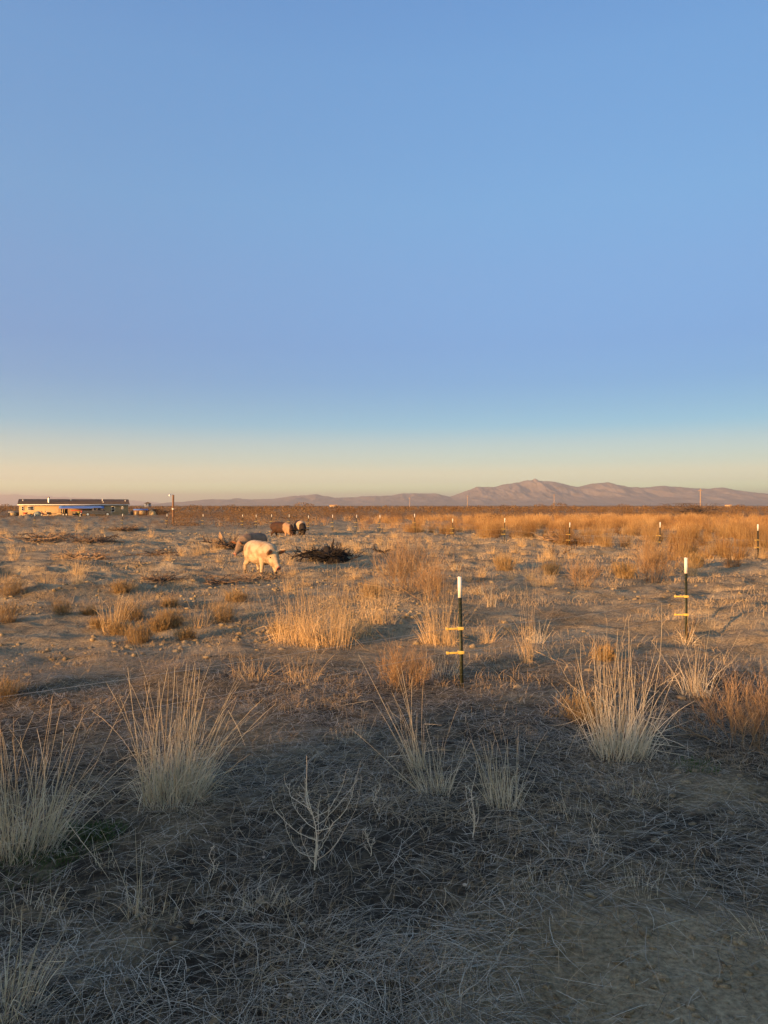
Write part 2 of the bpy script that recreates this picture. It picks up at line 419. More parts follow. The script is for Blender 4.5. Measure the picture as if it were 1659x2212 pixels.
M['plywood'] = P_('tan_panel', (.46, .33, .17), .8)
M['grey_green'] = P_('grey_green_tarp', (.22, .25, .21), .7)
M['pale_hub'] = P_('pale_wheel_hub', (.66, .58, .45), .5)
M['teal'] = P_('teal_paint', (.14, .28, .28), .5)
M['brown'] = P_('brown_board', (.16, .08, .04), .7)
M['pole'] = P_('brown_pole_wood', (.17, .095, .055), .85, var=.3, scale=9)
M['weathered'] = P_('grey_pole_wood', (.30, .22, .17), .85)
M['blue_grey'] = P_('blue_grey_siding', (.16, .20, .28), .7)
M['lamp_red'] = P_('red_lens', (.55, .03, .02), .25, spec=.5)
M['lamp_white'] = P_('clear_lens', (.75, .74, .70), .2, spec=.5)

hroot = empty('house', on(HX, HY, 0.0), -HOUSE_A, 'long low tan house with brown roof and silver stovepipe', 'house')
HB = hroot
def hx(z): return (z - 812) * .01483
def hz_(z): return (345 - z) * .016
a = Acc(); a.box(-11, 11, 0, 8, -.5, 2.55); a.build('wall', M['tan_wall'], HB)
sk = Acc(); sk.box(-11.02, 11.02, -.02, 8.02, -.5, .42); sk.build('skirting', M['tan_wall'], HB)
rf = Acc(); rf.prism([(-.45, 2.53), (4, 3.70), (8.45, 2.53), (8.45, 2.43), (4, 3.58), (-.45, 2.43)], -11.3, 11.3)
V, fs = rf.arrays(); V = V[:, [1, 0, 2]]
roof = link('roof', mesh('roof', V, [f[:, ::-1] for f in fs], M['roof']), HB)
Acc().box(-11.3, 11.3, -.50, -.452, 2.36, 2.53).build('fascia', M['white'], roof)
pv_ = Acc().tube([(hx(457), 1.2, 2.75), (hx(457), 1.2, 3.95)], .17, 12).build('stovepipe', M['steel'], HB)
Acc().tube([(hx(457), 1.2, 3.952), (hx(457), 1.2, 4.12)], [.22, .20], 12).build('pipe_cap', M['dark'], pv_)
for z, y, h in ((112, 2.4, .30), (757, 2.9, .25), (1195, 2.6, .45), (1205, 1.2, .2), (1520, 2.2, .30)):
    zz = 2.53 + (y + .45) * .263
    Acc().tube([(hx(z), y, zz - .05), (hx(z), y, zz + h)], .09, 8).build('roof_vent', M['white'], HB)
def window(x0, x1, z0, z1, split='h'):
    fr = Acc()
    t = .07
    fr.box(x0 - t, x0, -.05, -.003, z0 - t, z1 + t); fr.box(x1, x1 + t, -.05, -.003, z0 - t, z1 + t)
    fr.box(x0, x1, -.05, -.003, z1, z1 + t); fr.box(x0, x1, -.05, -.003, z0 - t, z0)
    zm = (z0 + z1) / 2; fr.box(x0, x1, -.045, -.012, zm - .035, zm + .035)
    f = fr.build('window', M['white'], HB)
    Acc().box(x0, x1, -.010, -.004, z0, z1).build('pane', M['glass_dark'], f)
window(hx(108), hx(128), hz_(265), hz_(218)); window(hx(185), hx(255), hz_(258), hz_(218))
window(hx(1465), hx(1477), hz_(260), hz_(218)); window(hx(1318), hx(1360), hz_(283), hz_(218))
Acc().box(hx(355), hx(380), -.16, -.003, hz_(200), hz_(188)).build('wall_lamp', M['white'], HB, bevel=.02)
dr = Acc().box(hx(618), hx(708), -.03, -.003, hz_(318), hz_(248)).build('door', M['glass_dark'], HB)
Acc().box(hx(640), hx(655), -.05, -.032, hz_(318), hz_(250)).box(hx(668), hx(676), -.05, -.032, hz_(318), hz_(250)).build('door_frame', M['plywood'], dr)
Acc().box(hx(755), hx(980), -.045, -.003, hz_(272), hz_(264)).build('red_trim', M['red'], HB)

aw = empty('awning', hroot.matrix_basis @ Vector((0, 0, 0)), -HOUSE_A, 'blue tarp awning sloping off the front of the tan house', 'awning')
aw.location = hroot.location
g = 14; tv = []
for j in range(5):
    for i in range(g + 1):
        u, v = i / g, j / 4
        tv.append((hx(597) + u * (hx(1208) - hx(597)), -.06 - v * 2.9, 2.30 - v * .62 - .02 * math.sin(u * math.pi * 6) ** 2 * v - .05 * math.sin(v * math.pi)))
tv = np.array(tv); tq = [(j * (g + 1) + i, j * (g + 1) + i + 1, (j + 1) * (g + 1) + i + 1, (j + 1) * (g + 1) + i) for j in range(4) for i in range(g)]
tp = link('tarp', mesh('tarp', tv, np.array(tq), M['tarp']), aw); sm = tp.modifiers.new('s', 'SOLIDIFY'); sm.thickness = .02
for z in (600, 715, 905, 1050, 1205):
    Acc().box(hx(z) - .05, hx(z) + .05, -2.95, -2.85, -.4, 1.66).build('post', M['brown'], aw)
Acc().box(hx(597), hx(1208), -2.97, -2.965 + .07, 1.60, 1.67).build('beam', M['brown'], aw)

def yard_root(name, z, front, label, cat, group=None):
    p = hroot.location + Matrix.Rotation(-HOUSE_A, 3, 'Z') @ Vector((hx(z), -front, 0))
    return empty(name, on(p.x, p.y), -HOUSE_A, label, cat, group)

def wheel(parent, x, y, r, wd, hub, name='wheel'):
    t = Acc().tube([(x, y - wd / 2, r), (x, y - wd / 2 + .03, r), (x, y + wd / 2 - .03, r), (x, y + wd / 2, r)], [r * .88, r, r, r * .88], 18).build(name, M['rubber'], parent)
    Acc().tube([(x, y - wd / 2 - .012, r), (x, y + wd / 2 + .012, r)], r * .62, 14).build('rim', M[hub], t)
    return t

tr = yard_root('pickup_truck', 895, 6.0, 'grey crew cab pickup truck parked before the blue awning', 'truck')
prof = [(0.05, .48), (0.02, .62), (0.0, 1.18), (2.15, 1.20), (2.15, 1.16), (4.72, 1.16), (5.75, 1.02), (5.98, .88), (6.02, .50), (5.85, .42), (5.6, .42), (5.55, .62), (5.4, .80), (5.15, .85), (4.92, .80), (4.78, .62), (4.74, .42), (1.74, .42), (1.68, .62), (1.52, .80), (1.26, .85), (1.0, .80), (.84, .62), (.80, .46)]
def ngon_prism(acc, prof, y0, y1):
    n_ = len(prof); V = [(x, y0, z) for x, z in prof] + [(x, y1, z) for x, z in prof]
    import mathutils
    tri = mathutils.geometry.tessellate_polygon([[Vector((x, z, 0)) for x, z in prof]])
    acc.add(V, [(i, (i + 1) % n_, n_ + (i + 1) % n_, n_ + i) for i in range(n_)])
    acc.add(V, [tuple(t) for t in tri] + [tuple(n_ + i for i in t[::-1]) for t in tri]); return acc
tb = ngon_prism(Acc(), prof, -.95, .95).build('body', M['truck'], tr)
cab = Acc()
b0 = [(2.2, 1.17), (4.75, 1.17)]; t0 = [(2.35, 1.76), (3.85, 1.76)]
V = [(2.2, -.93, 1.162), (4.75, -.93, 1.162), (4.75, .93, 1.162), (2.2, .93, 1.162), (2.32, -.76, 1.76), (3.80, -.76, 1.76), (3.80, .76, 1.76), (2.32, .76, 1.76)]
cab.add(V, [(0, 1, 5, 4), (1, 2, 6, 5), (2, 3, 7, 6), (3, 0, 4, 7), (4, 5, 6, 7)])
cb = cab.build('cab', M['truck'], tr)
def side_q(pts, s, off=.012):
    return [(x, s * (.93 - (z - 1.162) / .598 * .17 + off), z) for x, z in pts]
for pts in ([(2.42, 1.24), (3.18, 1.24), (3.14, 1.66), (2.48, 1.66)], [(3.30, 1.24), (4.45, 1.24), (3.80, 1.66), (3.28, 1.66)]):
    for s in (-1, 1):
        gq = Acc(); v1 = side_q(pts, s); v0 = side_q(pts, s, -.01); gq.add(v1 + v0, [(0, 1, 2, 3), (4, 5, 6, 7), (0, 1, 5, 4), (1, 2, 6, 5), (2, 3, 7, 6), (3, 0, 4, 7)])
        gq.build('window', M['glass_dark'], tr)
Acc().add([(4.70, -.85, 1.20), (4.70, .85, 1.20), (3.86, .72, 1.74), (3.86, -.72, 1.74), (4.66, -.85, 1.16), (4.66, .85, 1.16), (3.80, .72, 1.72), (3.80, -.72, 1.72)],
          [(0, 1, 2, 3), (4, 7, 6, 5), (0, 4, 5, 1), (1, 5, 6, 2), (2, 6, 7, 3), (3, 7, 4, 0)]).build('windshield', M['glass_dark'], tr)
Acc().box(.12, 2.05, -.80, .80, 1.10, 1.203).build('bed', M['dark'], tr)
for x in (1.26, 5.17):
    for y in (-.86, .86): wheel(tr, x, y, .40, .26, 'steel')
for s in (-1, 1):
    Acc().box(-.03, .16, s * .90 - .06, s * .90 + .06, .78, 1.10).build('taillight', M['lamp_red'], tr)
    Acc().box(5.80, 6.0, s * .80 - .13, s * .80 + .13, .78, .94).build('headlight', M['lamp_white'], tr)
    Acc().box(4.2, 4.35, s * 1.04 - .1, s * 1.04 + .1, 1.20, 1.36).build('mirror', M['dark'], tr)
Acc().box(-.14, .04, -.9, .9, .5, .68).build('bumper', M['steel'], tr); Acc().box(5.98, 6.1, -.9, .9, .46, .66).build('bumper', M['steel'], tr)
Acc().box(2.2, 4.7, -.97, -.952, .78, .80).build('side_trim', M['dark'], tr)

t = yard_root('flatbed_trailer', 640, 4.2, 'low flatbed trailer with two axles left of pickup', 'trailer')
Acc().box(-1.0, 1.2, -.8, .8, .46, .56).build('deck', M['plywood'], t)
Acc().tube([(-1.0, 0, .48), (-2.3, 0, .40)], .05, 6).build('tongue', M['dark'], t)
for x in (.25, .85):
    for y in (-.9, .9): wheel(t, x, y, .27, .18, 'pale_hub')
    Acc().box(x - .3, x + .3, -1.0, -.81, .56, .60).build('fender', M['dark'], t)

t = yard_root('ride_on_tractor', 430, 3.0, 'small ride-on tractor with black hood by tan wall', 'tractor')
Acc().prism([(.15, .30), (1.05, .30), (1.08, .55), (.95, .80), (.25, .86), (.12, .7)], -.3, .3).build('hood', M['dark'], t, bevel=.05)
Acc().box(-1.0, .3, -.28, .28, .30, .42).build('chassis', M['maroon'], t)
Acc().prism([(-.75, .42), (-.35, .42), (-.32, .55), (-.6, .58), (-.78, 1.05), (-.92, 1.05)], -.24, .24).build('seat', M['maroon'], t, bevel=.03)
Acc().tube([(.15, 0, .8), (-.1, 0, 1.0)], .025, 6).build('steering_column', M['dark'], t)
Acc().tube([(-.14 + .0 * k, .2 * math.cos(k * .5236), 1.0 + .2 * math.sin(k * .5236)) for k in range(13)], .02, 5).build('steering_wheel', M['dark'], t)
Acc().box(.05, .25, -.12, .12, .86, 1.0).build('headlight', M['lamp_white'], t, bevel=.03)
for x, r in ((-.85, .27), (.35, .24)):
    for y in (-.38, .38): wheel(t, x, y, r, .2, 'pale_hub')
t = yard_root('garden_cart', 160, 2.4, 'red garden cart standing at the left end of house', 'cart')
Acc().add([(-.5, -.3, .75), (.5, -.3, .75), (.5, .3, .75), (-.5, .3, .75), (-.35, -.2, .42), (.35, -.2, .42), (.35, .2, .42), (-.35, .2, .42)],
          [(0, 1, 5, 4), (1, 2, 6, 5), (2, 3, 7, 6), (3, 0, 4, 7), (4, 5, 6, 7), (0, 3, 2, 1)]).build('tub', M['red'], t)
for s in (-1, 1):
    Acc().tube([(.45, s * .05, .22), (-.1, s * .2, .42), (-.75, s * .28, .55)], .022, 5).build('handle', M['yellow'], t)
    Acc().tube([(-.3, s * .2, .4), (-.42, s * .22, 0)], .02, 5).build('leg', M['dark'], t)
wheel(t, .48, 0, .2, .1, 'pale_hub')
t = yard_root('push_mower', 235, 2.6, 'dark push mower beside the red garden cart', 'mower')
Acc().prism([(-.4, .18), (.4, .18), (.36, .34), (-.36, .36)], -.28, .28).build('deck', M['dark'], t, bevel=.03)
Acc().tube([(0, 0, .34), (0, 0, .52)], [.16, .12], 10).build('engine', M['rubber'], t)
for s in (-1, 1): Acc().tube([(.3, s * .2, .34), (.75, s * .2, .85), (1.0, s * .2, .92)], .018, 5).build('handle', M['dark'], t)
for x in (-.33, .33):
    for y in (-.3, .3): wheel(t, x, y, .12, .07, 'pale_hub')

def heap(name, z, front, lx, ly, h, mat, label, cat, seed, parent=None, loc=None, rz=0):
    n1, n2 = 28, 12
    V = []
    for j in range(n2):
        for i in range(n1):
            th = 2 * math.pi * i / n1; ph = (j / (n2 - 1)) * math.pi / 2
            k = 1 + (.35 if name == 'root_ball' else .16) * float(vn(math.cos(th) * 2 + seed, math.sin(th) * 2 + ph * 2, seed))
            V.append((lx * math.cos(th) * math.cos(ph) * k, ly * math.sin(th) * math.cos(ph) * k, h * (math.sin(ph) ** .8) * k - .05))
    q = [(j * n1 + i, j * n1 + (i + 1) % n1, (j + 1) * n1 + (i + 1) % n1, (j + 1) * n1 + i) for j in range(n2 - 1) for i in range(n1)]
    me = mesh(name, V, np.array(q), mat, smooth=True)
    if z is not None:
        p = hroot.location + Matrix.Rotation(-HOUSE_A, 3, 'Z') @ Vector((hx(z), -front, 0)); loc = on(p.x, p.y); rz = -HOUSE_A
    return tag(link(name, me, None, loc, rz), label, cat)
heap('tarp_heap', 318, 2.0, .85, .6, .95, M['grey_green'], 'grey green tarp heap between mower and tractor', 'tarp heap', 4)
t = yard_root('generator', 812, 3.6, 'black boxy machine under the awning behind pickup', 'machine')
Acc().box(-.5, .5, -.35, .35, .12, .78).build('housing', M['dark'], t, bevel=.05); Acc().box(-.3, .3, -.36, -.352, .55, .72).build('panel', M['plywood'], t)
for s in (-1, 1): wheel(t, s * .35, -.4, .14, .08, 'pale_hub')
for k, (z, lab) in enumerate(((862, 'yellow drum under the awning by pickup tailgate'), (892, 'black drum beside the yellow drum under the awning'))):
    t = yard_root('drum', z, 3.2, lab, 'drum')
    Acc().tube([(0, 0, 0), (0, 0, .3), (0, 0, .32), (0, 0, .6), (0, 0, .62), (0, 0, .9)], [.27, .27, .285, .285, .27, .27], 16).build('barrel', M['yellow' if k == 0 else 'brown'], t)
    Acc().tube([(0, 0, .9), (0, 0, .93)], .285, 16).build('lid', M['dark'], t)
t = yard_root('work_table', 10, 4.5, 'pale topped work table left of the tan house', 'table')
Acc().box(-.8, .8, -.4, .4, .85, .93).build('tabletop', M['white'], t)
for x in (-.72, .72):
    for y in (-.34, .34): Acc().box(x - .05, x + .05, y - .05, y + .05, -.05, .85).build('leg', M['dark'], t)
Acc().box(-.6, .65, -.3, .3, .2, .7).build('crate_shelf', M['plywood'], t)
for k, z in enumerate((48, 70)):
    t = yard_root('barrel', z, 3.6 + .4 * k, ['dark barrel right beside the pale work table', 'dark barrel at the left corner of tan house'][k], 'barrel', 'dark barrels')
    Acc().tube([(0, 0, 0), (0, 0, .4), (0, 0, .8)], [.25, .29, .25], 14).build('barrel_body', M['brown'], t); Acc().tube([(0, 0, .8), (0, 0, .83)], .26, 14).build('lid', M['dark'], t)

# right of the house
def at_bearing(xd, dist): p, rz = yard(xd, dist); return p, rz
p, rz = at_bearing(286.5, 178); t = empty('water_tank', p, rz, 'black tank between tan house and blue roofed shelter', 'tank')
Acc().tube([(0, 0, 0), (0, 0, .9), (0, 0, .98), (0, 0, 1.02)], [.5, .5, .38, .15], 18).build('tank', M['dark'], t)
Acc().tube([(0, 0, 1.02), (0, 0, 1.07)], .14, 12).build('lid', M['rubber'], t)
p, rz = at_bearing(304, 176); t = empty('animal_shelter', p, rz, 'low tan shelter with sagging blue tarp roof', 'shelter')
Acc().add([(-1.55, -.9, 1.15), (1.55, -.9, 1.15), (1.55, .9, 1.42), (-1.55, .9, 1.42), (-1.55, -.9, 1.10), (1.55, -.9, 1.10), (1.55, .9, 1.36), (-1.55, .9, 1.36)],
          [(0, 1, 2, 3), (4, 7, 6, 5), (0, 4, 5, 1), (1, 5, 6, 2), (2, 6, 7, 3), (3, 7, 4, 0)]).build('roof', M['tarp'], t)
for x in (-1.48, -.5, 1.0, 1.48):
    Acc().box(x - .05, x + .05, -.88, -.78, -.1, 1.1).build('post', M['brown'], t)
Acc().box(-.42, .92, -.80, -.74, .22, 1.0).build('panel', M['plywood'], t); Acc().box(-1.42, -.56, -.80, -.74, .05, .86).build('panel', M['plywood'], t)
Acc().box(-1.5, 1.5, .7, .8, 0, 1.3).build('back_wall', M['brown'], t)
p, rz = at_bearing(327, 176); heap('tarp_heap', None, 0, .95, .7, 1.0, M['plywood'], 'rounded tan covered heap right of the blue roofed shelter', 'heap', 7, loc=p, rz=rz)
p, rz = at_bearing(319, 560); t = empty('cabin', p, rz, 'tiny blue grey cabin beyond the blue roofed shelter', 'cabin')
Acc().box(-2.2, 2.2, 0, 4, -.2, 3.1).build('wall', M['blue_grey'], t)
rr = Acc().prism([(-2.6, 3.1), (0, 4.1), (2.6, 3.1), (2.6, 2.98), (-2.6, 2.98)], -.3, 4.3).build('roof', M['roof'], t)
for x in (-1.2, .6): Acc().box(x, x + .7, -.04, -.003, 1.9, 2.8).build('window', M['glass_dark'], t)
# far barn and sheds on the horizon
for xd, dist, wd, h, lab in ((720, 900, 9, 3.2, 'tiny pale roofed barn on the horizon below the mountains'), (1573, 1100, 8, 3.2, 'tiny white building on the horizon at far right')):
    p, rz = at_bearing(xd, dist); t = empty('barn', p, rz, lab, 'barn')
    Acc().box(-wd / 2, wd / 2, 0, 12, -.5, h * .65).build('wall', M['tan_wall'], t)
    rr = Acc().prism([(-.6, h * .65), (6, h), (12.6, h * .65), (12.6, h * .6), (-.6, h * .6)], -wd / 2 - .5, wd / 2 + .5)
    V, fs = rr.arrays(); link('roof', mesh('roof', V[:, [1, 0, 2]], [f[:, ::-1] for f in fs], M['weathered']), t)

# short yard pole with a lamp, and the far power poles
p = gp(374, 1131); D_ = p.y
t = empty('lamp_pole', p, 0, 'brown wooden pole with a small lamp on top beside yard', 'lamp pole')
hp_ = 62 / F * D_
Acc().tube([(0, 0, -.3), (0, 0, hp_ * .5), (0.02, 0, hp_)], [.10, .09, .08], 12).build('pole', M['pole'], t)
Acc().tube([(0, 0, hp_ * .49), (0, 0, hp_ * .53)], .100, 12).build('band', M['white'], t)
Acc().tube([(0, 0, hp_), (-.1, -.03, hp_ + .06), (-.28, -.06, hp_ + .03)], [.05, .04, .03], 8).build('bracket', M['steel'], t)
Acc().tube([(-.26, -.06, hp_ + .02), (-.28, -.06, hp_ - .10)], [.07, .10], 10).build('lamp_head', M['lamp_white'], t)
Acc().tube([(-.05, 0, hp_ * .62), (-.55, 0, .02)], .02, 5).build('brace', M['pole'], t)
for xd, top, dist, lab in ((1513, 1056, 330, 'tallest bare power pole standing against the right of the mountains'), (1197, 1067, 480, 'distant power pole under the main mountain peak'),
                           (1010, 1070, 520, 'distant power pole left of the main mountain peak'), (885, 1074, 560, 'faint distant power pole below the low middle hills')):
    p, rz = at_bearing(xd, dist); t = empty('power_pole', p, rz, lab, 'power pole', 'far power poles')
    h = (1091.8 - top) / F * p.y + CAM_H - p.z
    Acc().tube([(0, 0, -.5), (0, 0, h)], [.26, .17], 8).build('pole', M['weathered'], t)
    Acc().box(-1.0, 1.0, -.07, .07, h - .75, h - .6).build('crossarm', M['weathered'], t)

# ------------------------------------------------------------------ electric fence
M['tpost'] = P_('dark_green_post', (.022, .028, .016), .5, .1, .35, var=.25, scale=14)
M['ttop'] = P_('white_post_tip', (.80, .79, .72), .45, var=.03)
M['insul'] = P_('yellow_insulator', (.60, .42, .10), .5, var=.1)
M['wire'] = P_('pale_polywire', (.45, .43, .39), .6)
def make_tpost():
    r = empty('fence_post', (0, 0, 0))
    h = 1.0
    def tee(acc, z0, z1, w=.0):
        acc.box(-.0155 - w, .0155 + w, -.004 - w, .004 + w, z0, z1); acc.box(-.0045 - w, .0045 + w, .0042 + w, .034 + w, z0, z1); return acc
    pb = tee(Acc(), -.25, h - .19)
    for k in range(12): pb.box(-.009, .009, -.010, -.0042, .10 + k * .06, .118 + k * .06)
    pb.build('post', M['tpost'], r)
    tee(Acc(), h - .19, h, .002).build('white_tip', M['ttop'], r)
    for z in (.53, .31):
        ins = Acc().box(-.027, .027, -.017, .040, z - .014, z + .014)
        ins.box(-.125, -.026, -.016, .004, z - .008, z + .010); ins.box(-.14, -.115, -.020, .008, z - .010, z + .015)
        ins.build('insulator', M['insul'], r, bevel=.003)
    return r
def copy_tree(o, parent=None):
    c = o.copy(); COL.objects.link(c); c.parent = parent
    for ch in o.children: copy_tree(ch, c)
    return c
posts = [((.71, 7.0), .12, 'nearest white tipped dark fence post with two yellow insulators, front centre'),
         ((3.66, 9.3), -.1, 'white tipped fence post standing behind the tall grass fan at right')]
far = [(2987, 23.0, 'rightmost white tipped post at the edge of the tall golden grass'),
       (2598, 26.5, 'second white tipped post from right edge, before the golden grass'),
       (2241, 30, 'white tipped post beside the heap of split wood'),
       (1986, 33, 'white tipped post just left of the split wood heap'),
       (1784, 37, 'white tipped post right above the tall thin stalk'), (1635, 40, 'white tipped post above the rusty bush'),
       (1495, 43, 'white tipped post on far side, two along from the belted pigs to the right'), (1402, 45, 'white tipped post just left of the post above the black stump'),
       (1311, 46.5, 'white tipped post above the charred black stump'), (1215, 48.5, 'white tipped post right of the black belted pig'),
       (1137, 50.5, 'white tipped post directly above the gap between both belted pigs'), (1071, 52, 'white tipped post left above the brown belted pig'),
       (1010, 53, 'small white tipped post behind the tan pig, right of another'), (955, 54, 'small white tipped post behind the tan pig, left of another'),
       (800, 55, 'lone small white tipped post between lamp pole and root pile'), (656, 55, 'small white tipped post just left of the brown lamp pole'),
       (481, 56, 'small white tipped post below the right end of tan house'), (314, 56, 'small white tipped post below the pickup tailgate'),
       (138, 57, 'small white tipped post below the red cart at far left')]
tp0 = make_tpost(); first = True
def put_post(x, y, rz, lab, grp, lean=(0, 0)):
    global first
    o = tp0 if first else copy_tree(tp0); first = False
    o.location = on(x, y); o.rotation_euler = (lean[0], lean[1], rz); tag(o, lab, 'fence post', grp); return o
ends = []
for (x, y), rz, lab in posts:
    o = put_post(x, y, rz, lab, 'near fence posts', (0, -.022 if y < 8 else -.008)); ends.append(o)
fpts = []
for i, (xf, d, lab) in enumerate(far):
    x = (xf - 1512) / 3029 * d
    o = put_post(x, d, .3 + .2 * vn(i * 3.1, 2), lab, 'far fence posts', (.03 * float(vn(i, 5)), .04 * float(vn(i, 9)))); fpts.append((x, d))
def wire(name, pts, z, lab, r=.0012, grp=None):
    P = []
    for (x0, y0), (x1, y1) in zip(pts[:-1], pts[1:]):
        za, zb = float(terrain(x0, y0)) + z, float(terrain(x1, y1)) + z
        for k in range(10):
            u = k / 10; P.append((x0 + (x1 - x0) * u, y0 + (y1 - y0) * u, za + (zb - za) * u - .05 * 4 * u * (1 - u)))
    P.append((pts[-1][0], pts[-1][1], float(terrain(*pts[-1])) + z))
    V, q = tubes(np.array([P]), np.full((1, len(P)), r), 4)
    tag(link(name, mesh(name, V, q, M['wire'])), lab, 'fence wire', grp)
near_line = [(-5.4, 2.2), (.58, 6.97), (3.53, 9.27), (7.0, 11.7)]
wire('fence_wire', near_line, .53, 'upper pale electric wire strung between the near fence posts'); wire('fence_wire', near_line, .31, 'lower pale electric wire strung between the near fence posts')
fl = [(13.4, 19.8)] + fpts
wire('fence_wire', fl, .53, 'upper electric wire along the far row of posts', .0014); wire('fence_wire', fl, .31, 'lower electric wire along the far row of posts', .0014)

# ------------------------------------------------------------------ pigs
def loft(acc, pts, rad, n=16, up=(0, 0, 1)):
    """closed tube with elliptical rings: rad = (half width, half height)"""
    P = np.array(pts, float); T = nrm(np.gradient(P, axis=0)); U = np.array(up, float)
    side = nrm(np.cross(np.broadcast_to(U, T.shape), T)); upv = np.cross(T, side)
    a = np.arange(n) * 2 * np.pi / n; rad = np.array(rad, float)
    V = P[:, None] + rad[:, 0, None, None] * np.cos(a)[None, :, None] * side[:, None] + rad[:, 1, None, None] * np.sin(a)[None, :, None] * upv[:, None]
    m_ = len(P); V = V.reshape(-1, 3)
    acc.add(V, [(i * n + k, i * n + (k + 1) % n, (i + 1) * n + (k + 1) % n, (i + 1) * n + k) for i in range(m_ - 1) for k in range(n)])
    acc.add(np.vstack([V[:n], P[:1]]), [((k + 1) % n, k, n) for k in range(n)])
    acc.add(np.vstack([V[-n:], P[-1:]]), [(k, (k + 1) % n, n) for k in range(n)])

def skin(name, base, spot, ear, belt=None, head=None):
    m, n, b = newmat(name)
    tc = n.nodes.new('ShaderNodeTexCoord'); no = n.nodes.new('ShaderNodeTexNoise'); no.inputs['Scale'].default_value = 5.5; no.inputs['Detail'].default_value = 5
    n.links.new(tc.outputs['Object'], no.inputs['Vector'])
    rp = n.nodes.new('ShaderNodeValToRGB'); e = rp.color_ramp.elements; e[0].position, e[1].position = .38, .56
    e[0].color = spot + (1,); e[1].color = base + (1,); n.links.new(no.outputs['Fac'], rp.inputs['Fac'])
    col = rp.outputs['Color']
    if belt:
        x0, x1, bc = belt
        sp = n.nodes.new('ShaderNodeSeparateXYZ'); n.links.new(tc.outputs['Object'], sp.inputs[0])
        w_ = n.nodes.new('ShaderNodeMath'); w_.operation = 'MULTIPLY_ADD'; w_.inputs[1].default_value = .14; n.links.new(no.outputs['Fac'], w_.inputs[0]); n.links.new(sp.outputs['X'], w_.inputs[2])
        r2 = n.nodes.new('ShaderNodeValToRGB'); r2.color_ramp.interpolation = 'LINEAR'
        f_ = n.nodes.new('ShaderNodeMapRange'); f_.inputs[1].default_value = -1; f_.inputs[2].default_value = 1.2; n.links.new(w_.outputs[0], f_.inputs[0])
        k0, k1 = (x0 + .07 + 1) / 2.2, (x1 + .07 + 1) / 2.2
        el = r2.color_ramp.elements; el[0].position = k0 - .012; el[0].color = (0, 0, 0, 1); el[1].position = k0 + .012; el[1].color = (1, 1, 1, 1)
        q1 = el.new(k1 - .012); q1.color = (1, 1, 1, 1); q2 = el.new(k1 + .012); q2.color = (0, 0, 0, 1)
        n.links.new(f_.outputs[0], r2.inputs['Fac'])
        mx = n.nodes.new('ShaderNodeMix'); mx.data_type = 'RGBA'; n.links.new(r2.outputs['Color'], mx.inputs[0]); n.links.new(col, mx.inputs[6]); mx.inputs[7].default_value = bc + (1,)
        col = mx.outputs[2]
    n.links.new(col, b.inputs['Base Color']); b.inputs['Roughness'].default_value = .75
    b2 = n.nodes.new('ShaderNodeBump'); b2.inputs['Strength'].default_value = .5; b2.inputs['Distance'].default_value = .015
    n2 = n.nodes.new('ShaderNodeTexNoise'); n2.inputs['Scale'].default_value = 60; n.links.new(tc.outputs['Object'], n2.inputs['Vector'])
    n.links.new(n2.outputs['Fac'], b2.inputs['Height']); n.links.new(b2.outputs[0], b.inputs['Normal'])
    return m
M['hoof'] = P_('hoof_horn', (.09, .07, .05), .6); M['eye'] = P_('dark_eye', (.01, .01, .01), .15, spec=.6)
M['snout'] = P_('pink_snout', (.42, .20, .14), .6); M['snout_dark'] = P_('dark_snout', (.05, .035, .03), .6)
M['ear_in'] = P_('ear_inside', (.30, .13, .07), .8)

